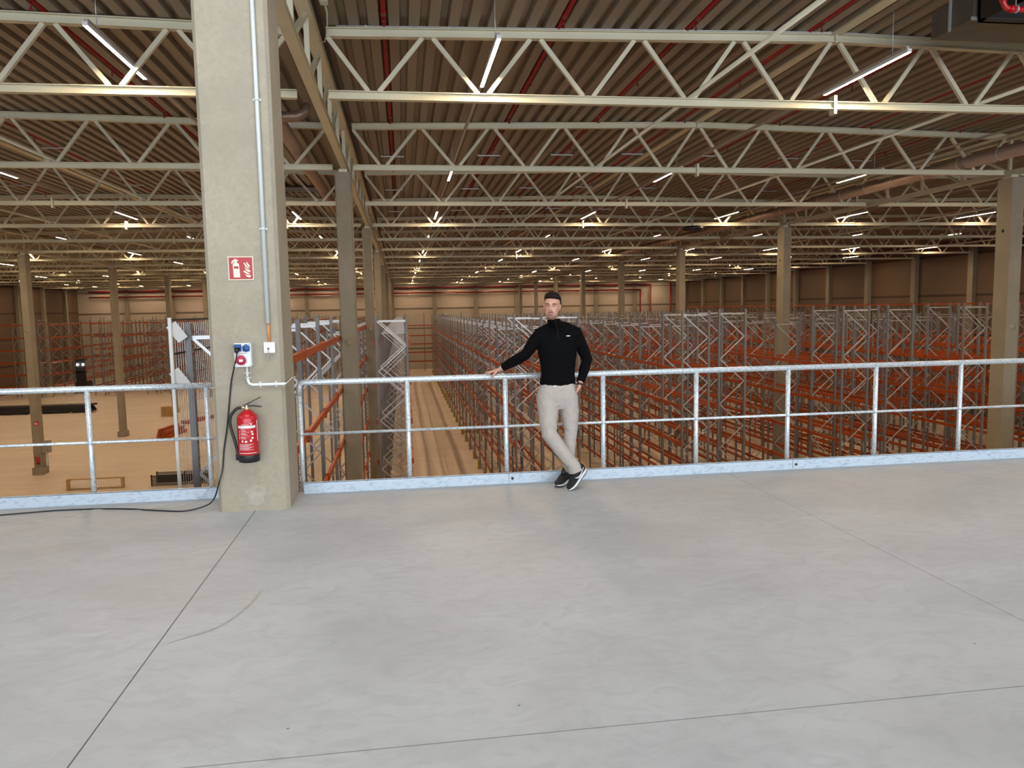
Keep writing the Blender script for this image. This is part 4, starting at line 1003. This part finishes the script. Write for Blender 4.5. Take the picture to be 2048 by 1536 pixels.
o = mb.build('chest_logo', M['white'], man); o.location = -O
# trousers
chino = mat('beige_cotton', (.45, .40, .362), .85, spec=.2, noise=9, col2=(.41, .365, .328), bump=(14, .9))
mb = MB()
loft(mb, [(1.465, 7.19, .735, .165, .105), (1.462, 7.19, .78, .196, .125), (1.463, 7.19, .85, .203, .135), (1.468, 7.19, .92, .188, .132), (1.470, 7.19, .985, .160, .118)], p=2.5)
mb.tube([V3((1.372, 7.175, .84)), V3((1.364, 7.14, .72)), V3((1.358, 7.10, .62)), KR, KR * .62 + AR * .38, KR * .25 + AR * .75, AR + V3((.0, 0, .02)), AR + V3((.022, -.004, -.05))], [.110, .100, .088, .076, .068, .062, .062, .070], 22)
mb.tube([V3((1.560, 7.18, .84)), V3((1.578, 7.17, .72)), V3((1.586, 7.155, .62)), KL, KL * .62 + AL * .38, KL * .25 + AL * .75, AL + V3((0, 0, -.01))], [.106, .095, .080, .064, .058, .055, .055], 22)
tr = skin_of(mb, 'trousers', chino, .0065, smooth=3, disp=(.05, .010))
mb = MB(); mb.b2((1.405, 7.058, .957), (1.425, 7.068, .972)); o = mb.build('belt_buckle', M['zinc'], man); o.location = -O
for a_, b_ in ((AL + V3((0, 0, .03)), AL + V3((.008, .0, -.075))), (AR + V3((.004, 0, -.01)), AR + V3((.045, .01, -.075)))):
    mb = MB(); mb.tube([a_, a_ * .5 + b_ * .5, b_], [.040, .042, .042], 16); o = mb.build('sock', M['black'], man); o.location = -O
# wrist watch
mb = MB(); wd = (WRL - ELL).normalized(); mb.tube([WRL + wd * .012, WRL + wd * .03], .0315, 16); o = mb.build('watch_strap', M['black'], man); o.location = -O
mb = MB(); mb.tube([WRR + (WRR - ELR).normalized() * .006, WRR + (WRR - ELR).normalized() * .011], .031, 14); o = mb.build('bracelet', M['zinc'], man); o.location = -O
# shoes: local frame a = heel to toe, u = up, s = sideways
def shoe(heel, a, u, mirror, swoosh):
    a = V3(a).normalized(); u = V3(u); u = (u - a * u.dot(a)).normalized(); s = a.cross(u) * mirror
    heel = V3(heel); T = lambda x, y, z: heel + a * x + s * y + u * z
    sole = MB(); sole.smooth = True
    st = [(-.005, .020, 0.0, .045), (.03, .034, 0, .044), (.09, .036, .0, .040), (.15, .042, .0, .034), (.21, .048, .003, .028), (.26, .040, .010, .026), (.29, .020, .018, .026)]
    def lathe_along(mbx, rows, nn=16):
        base = len(mbx.v)
        for x, hw, z0_, z1_ in rows:
            for k in range(nn):
                t = 2 * math.pi * k / nn; c_, s_ = math.cos(t), math.sin(t)
                mbx.v.append(tuple(T(x, hw * math.copysign(abs(c_) ** .7, c_), (z0_ + z1_) / 2 + (z1_ - z0_) / 2 * math.copysign(abs(s_) ** .7, s_))))
        for i in range(len(rows) - 1):
            for k in range(nn):
                q = base + i * nn + k; r = base + i * nn + (k + 1) % nn; mbx.face([q, r, r + nn, q + nn])
        sm = mbx.smooth; mbx.smooth = False; mbx.face([base + k for k in range(nn)][::-1]); mbx.face([base + (len(rows) - 1) * nn + k for k in range(nn)]); mbx.smooth = sm
    root = None
    up = MB(); up.smooth = True
    lathe_along(up, [(.0, .022, .03, .095), (.02, .034, .03, .118), (.06, .038, .03, .122), (.10, .040, .03, .116), (.14, .043, .028, .098), (.19, .044, .026, .068), (.24, .040, .024, .055), (.275, .025, .024, .044), (.288, .008, .026, .036)])
    root = up.build('shoe', mat('black_shoe_mesh', (.008, .008, .009), .8, bump=(200, .4)), man); root.location = -O
    lathe_along(sole, st); sole.build('sole', M['white'], root)
    tread = MB(); tread.smooth = True; lathe_along(tread, [(x, hw * .96, z0_ - .003, z0_ + .008) for x, hw, z0_, z1_ in st]); tread.build('outsole', M['black'], root)
    tg = MB(); tg.tube([T(.07, 0, .11), T(.10, 0, .143), T(.14, 0, .10)] if not swoosh else [T(.08, 0, .10), T(.11, 0, .108), T(.14, 0, .095)], [.026, .030, .020], 10); tg.build('collar', M['black'], root)
    lc = MB()
    for i in range(4): lc.tube([T(.115 + i * .022, -.02, .096 - i * .0085), T(.115 + i * .022, 0, .101 - i * .0085), T(.115 + i * .022, .02, .096 - i * .0085)], .0026, 6)
    lc.build('laces', M['dark'], root)
    if swoosh:
        sw = MB(); y = -.0415; outer = [(.05, .084), (.075, .052), (.10, .043), (.125, .045), (.165, .064), (.205, .083)]; inner = [(.165, .068), (.125, .055), (.105, .054), (.085, .062)]
        inner = [(.170, .0705), (.130, .058), (.108, .056), (.085, .064)]
        pts = [(.205 - x + .03, z * .78 + .018) for x, z in outer + inner]
        vs = [T(x, y - .002 - .004 * math.sin(min(max((x - .03) / .2, 0), 1) * math.pi), z) for x, z in pts]; vs2 = [T(x, y + .006, z) for x, z in pts]; m_ = len(pts)
        sw.add(vs + vs2, [list(range(m_)), [m_ + i for i in range(m_)][::-1]] + [[i, (i + 1) % m_, m_ + (i + 1) % m_, m_ + i] for i in range(m_)]); o = sw.build('swoosh', M['white'], root); o['label'] = 'white tick mark'
    return root
shoe((1.575, 7.185, .004), (-.62, -.78, 0), (0, 0, 1), 1, False)
shoe((1.692, 6.985, .148), (-.19, -.14, -.155), (-.45, -.30, .82), 1, True)
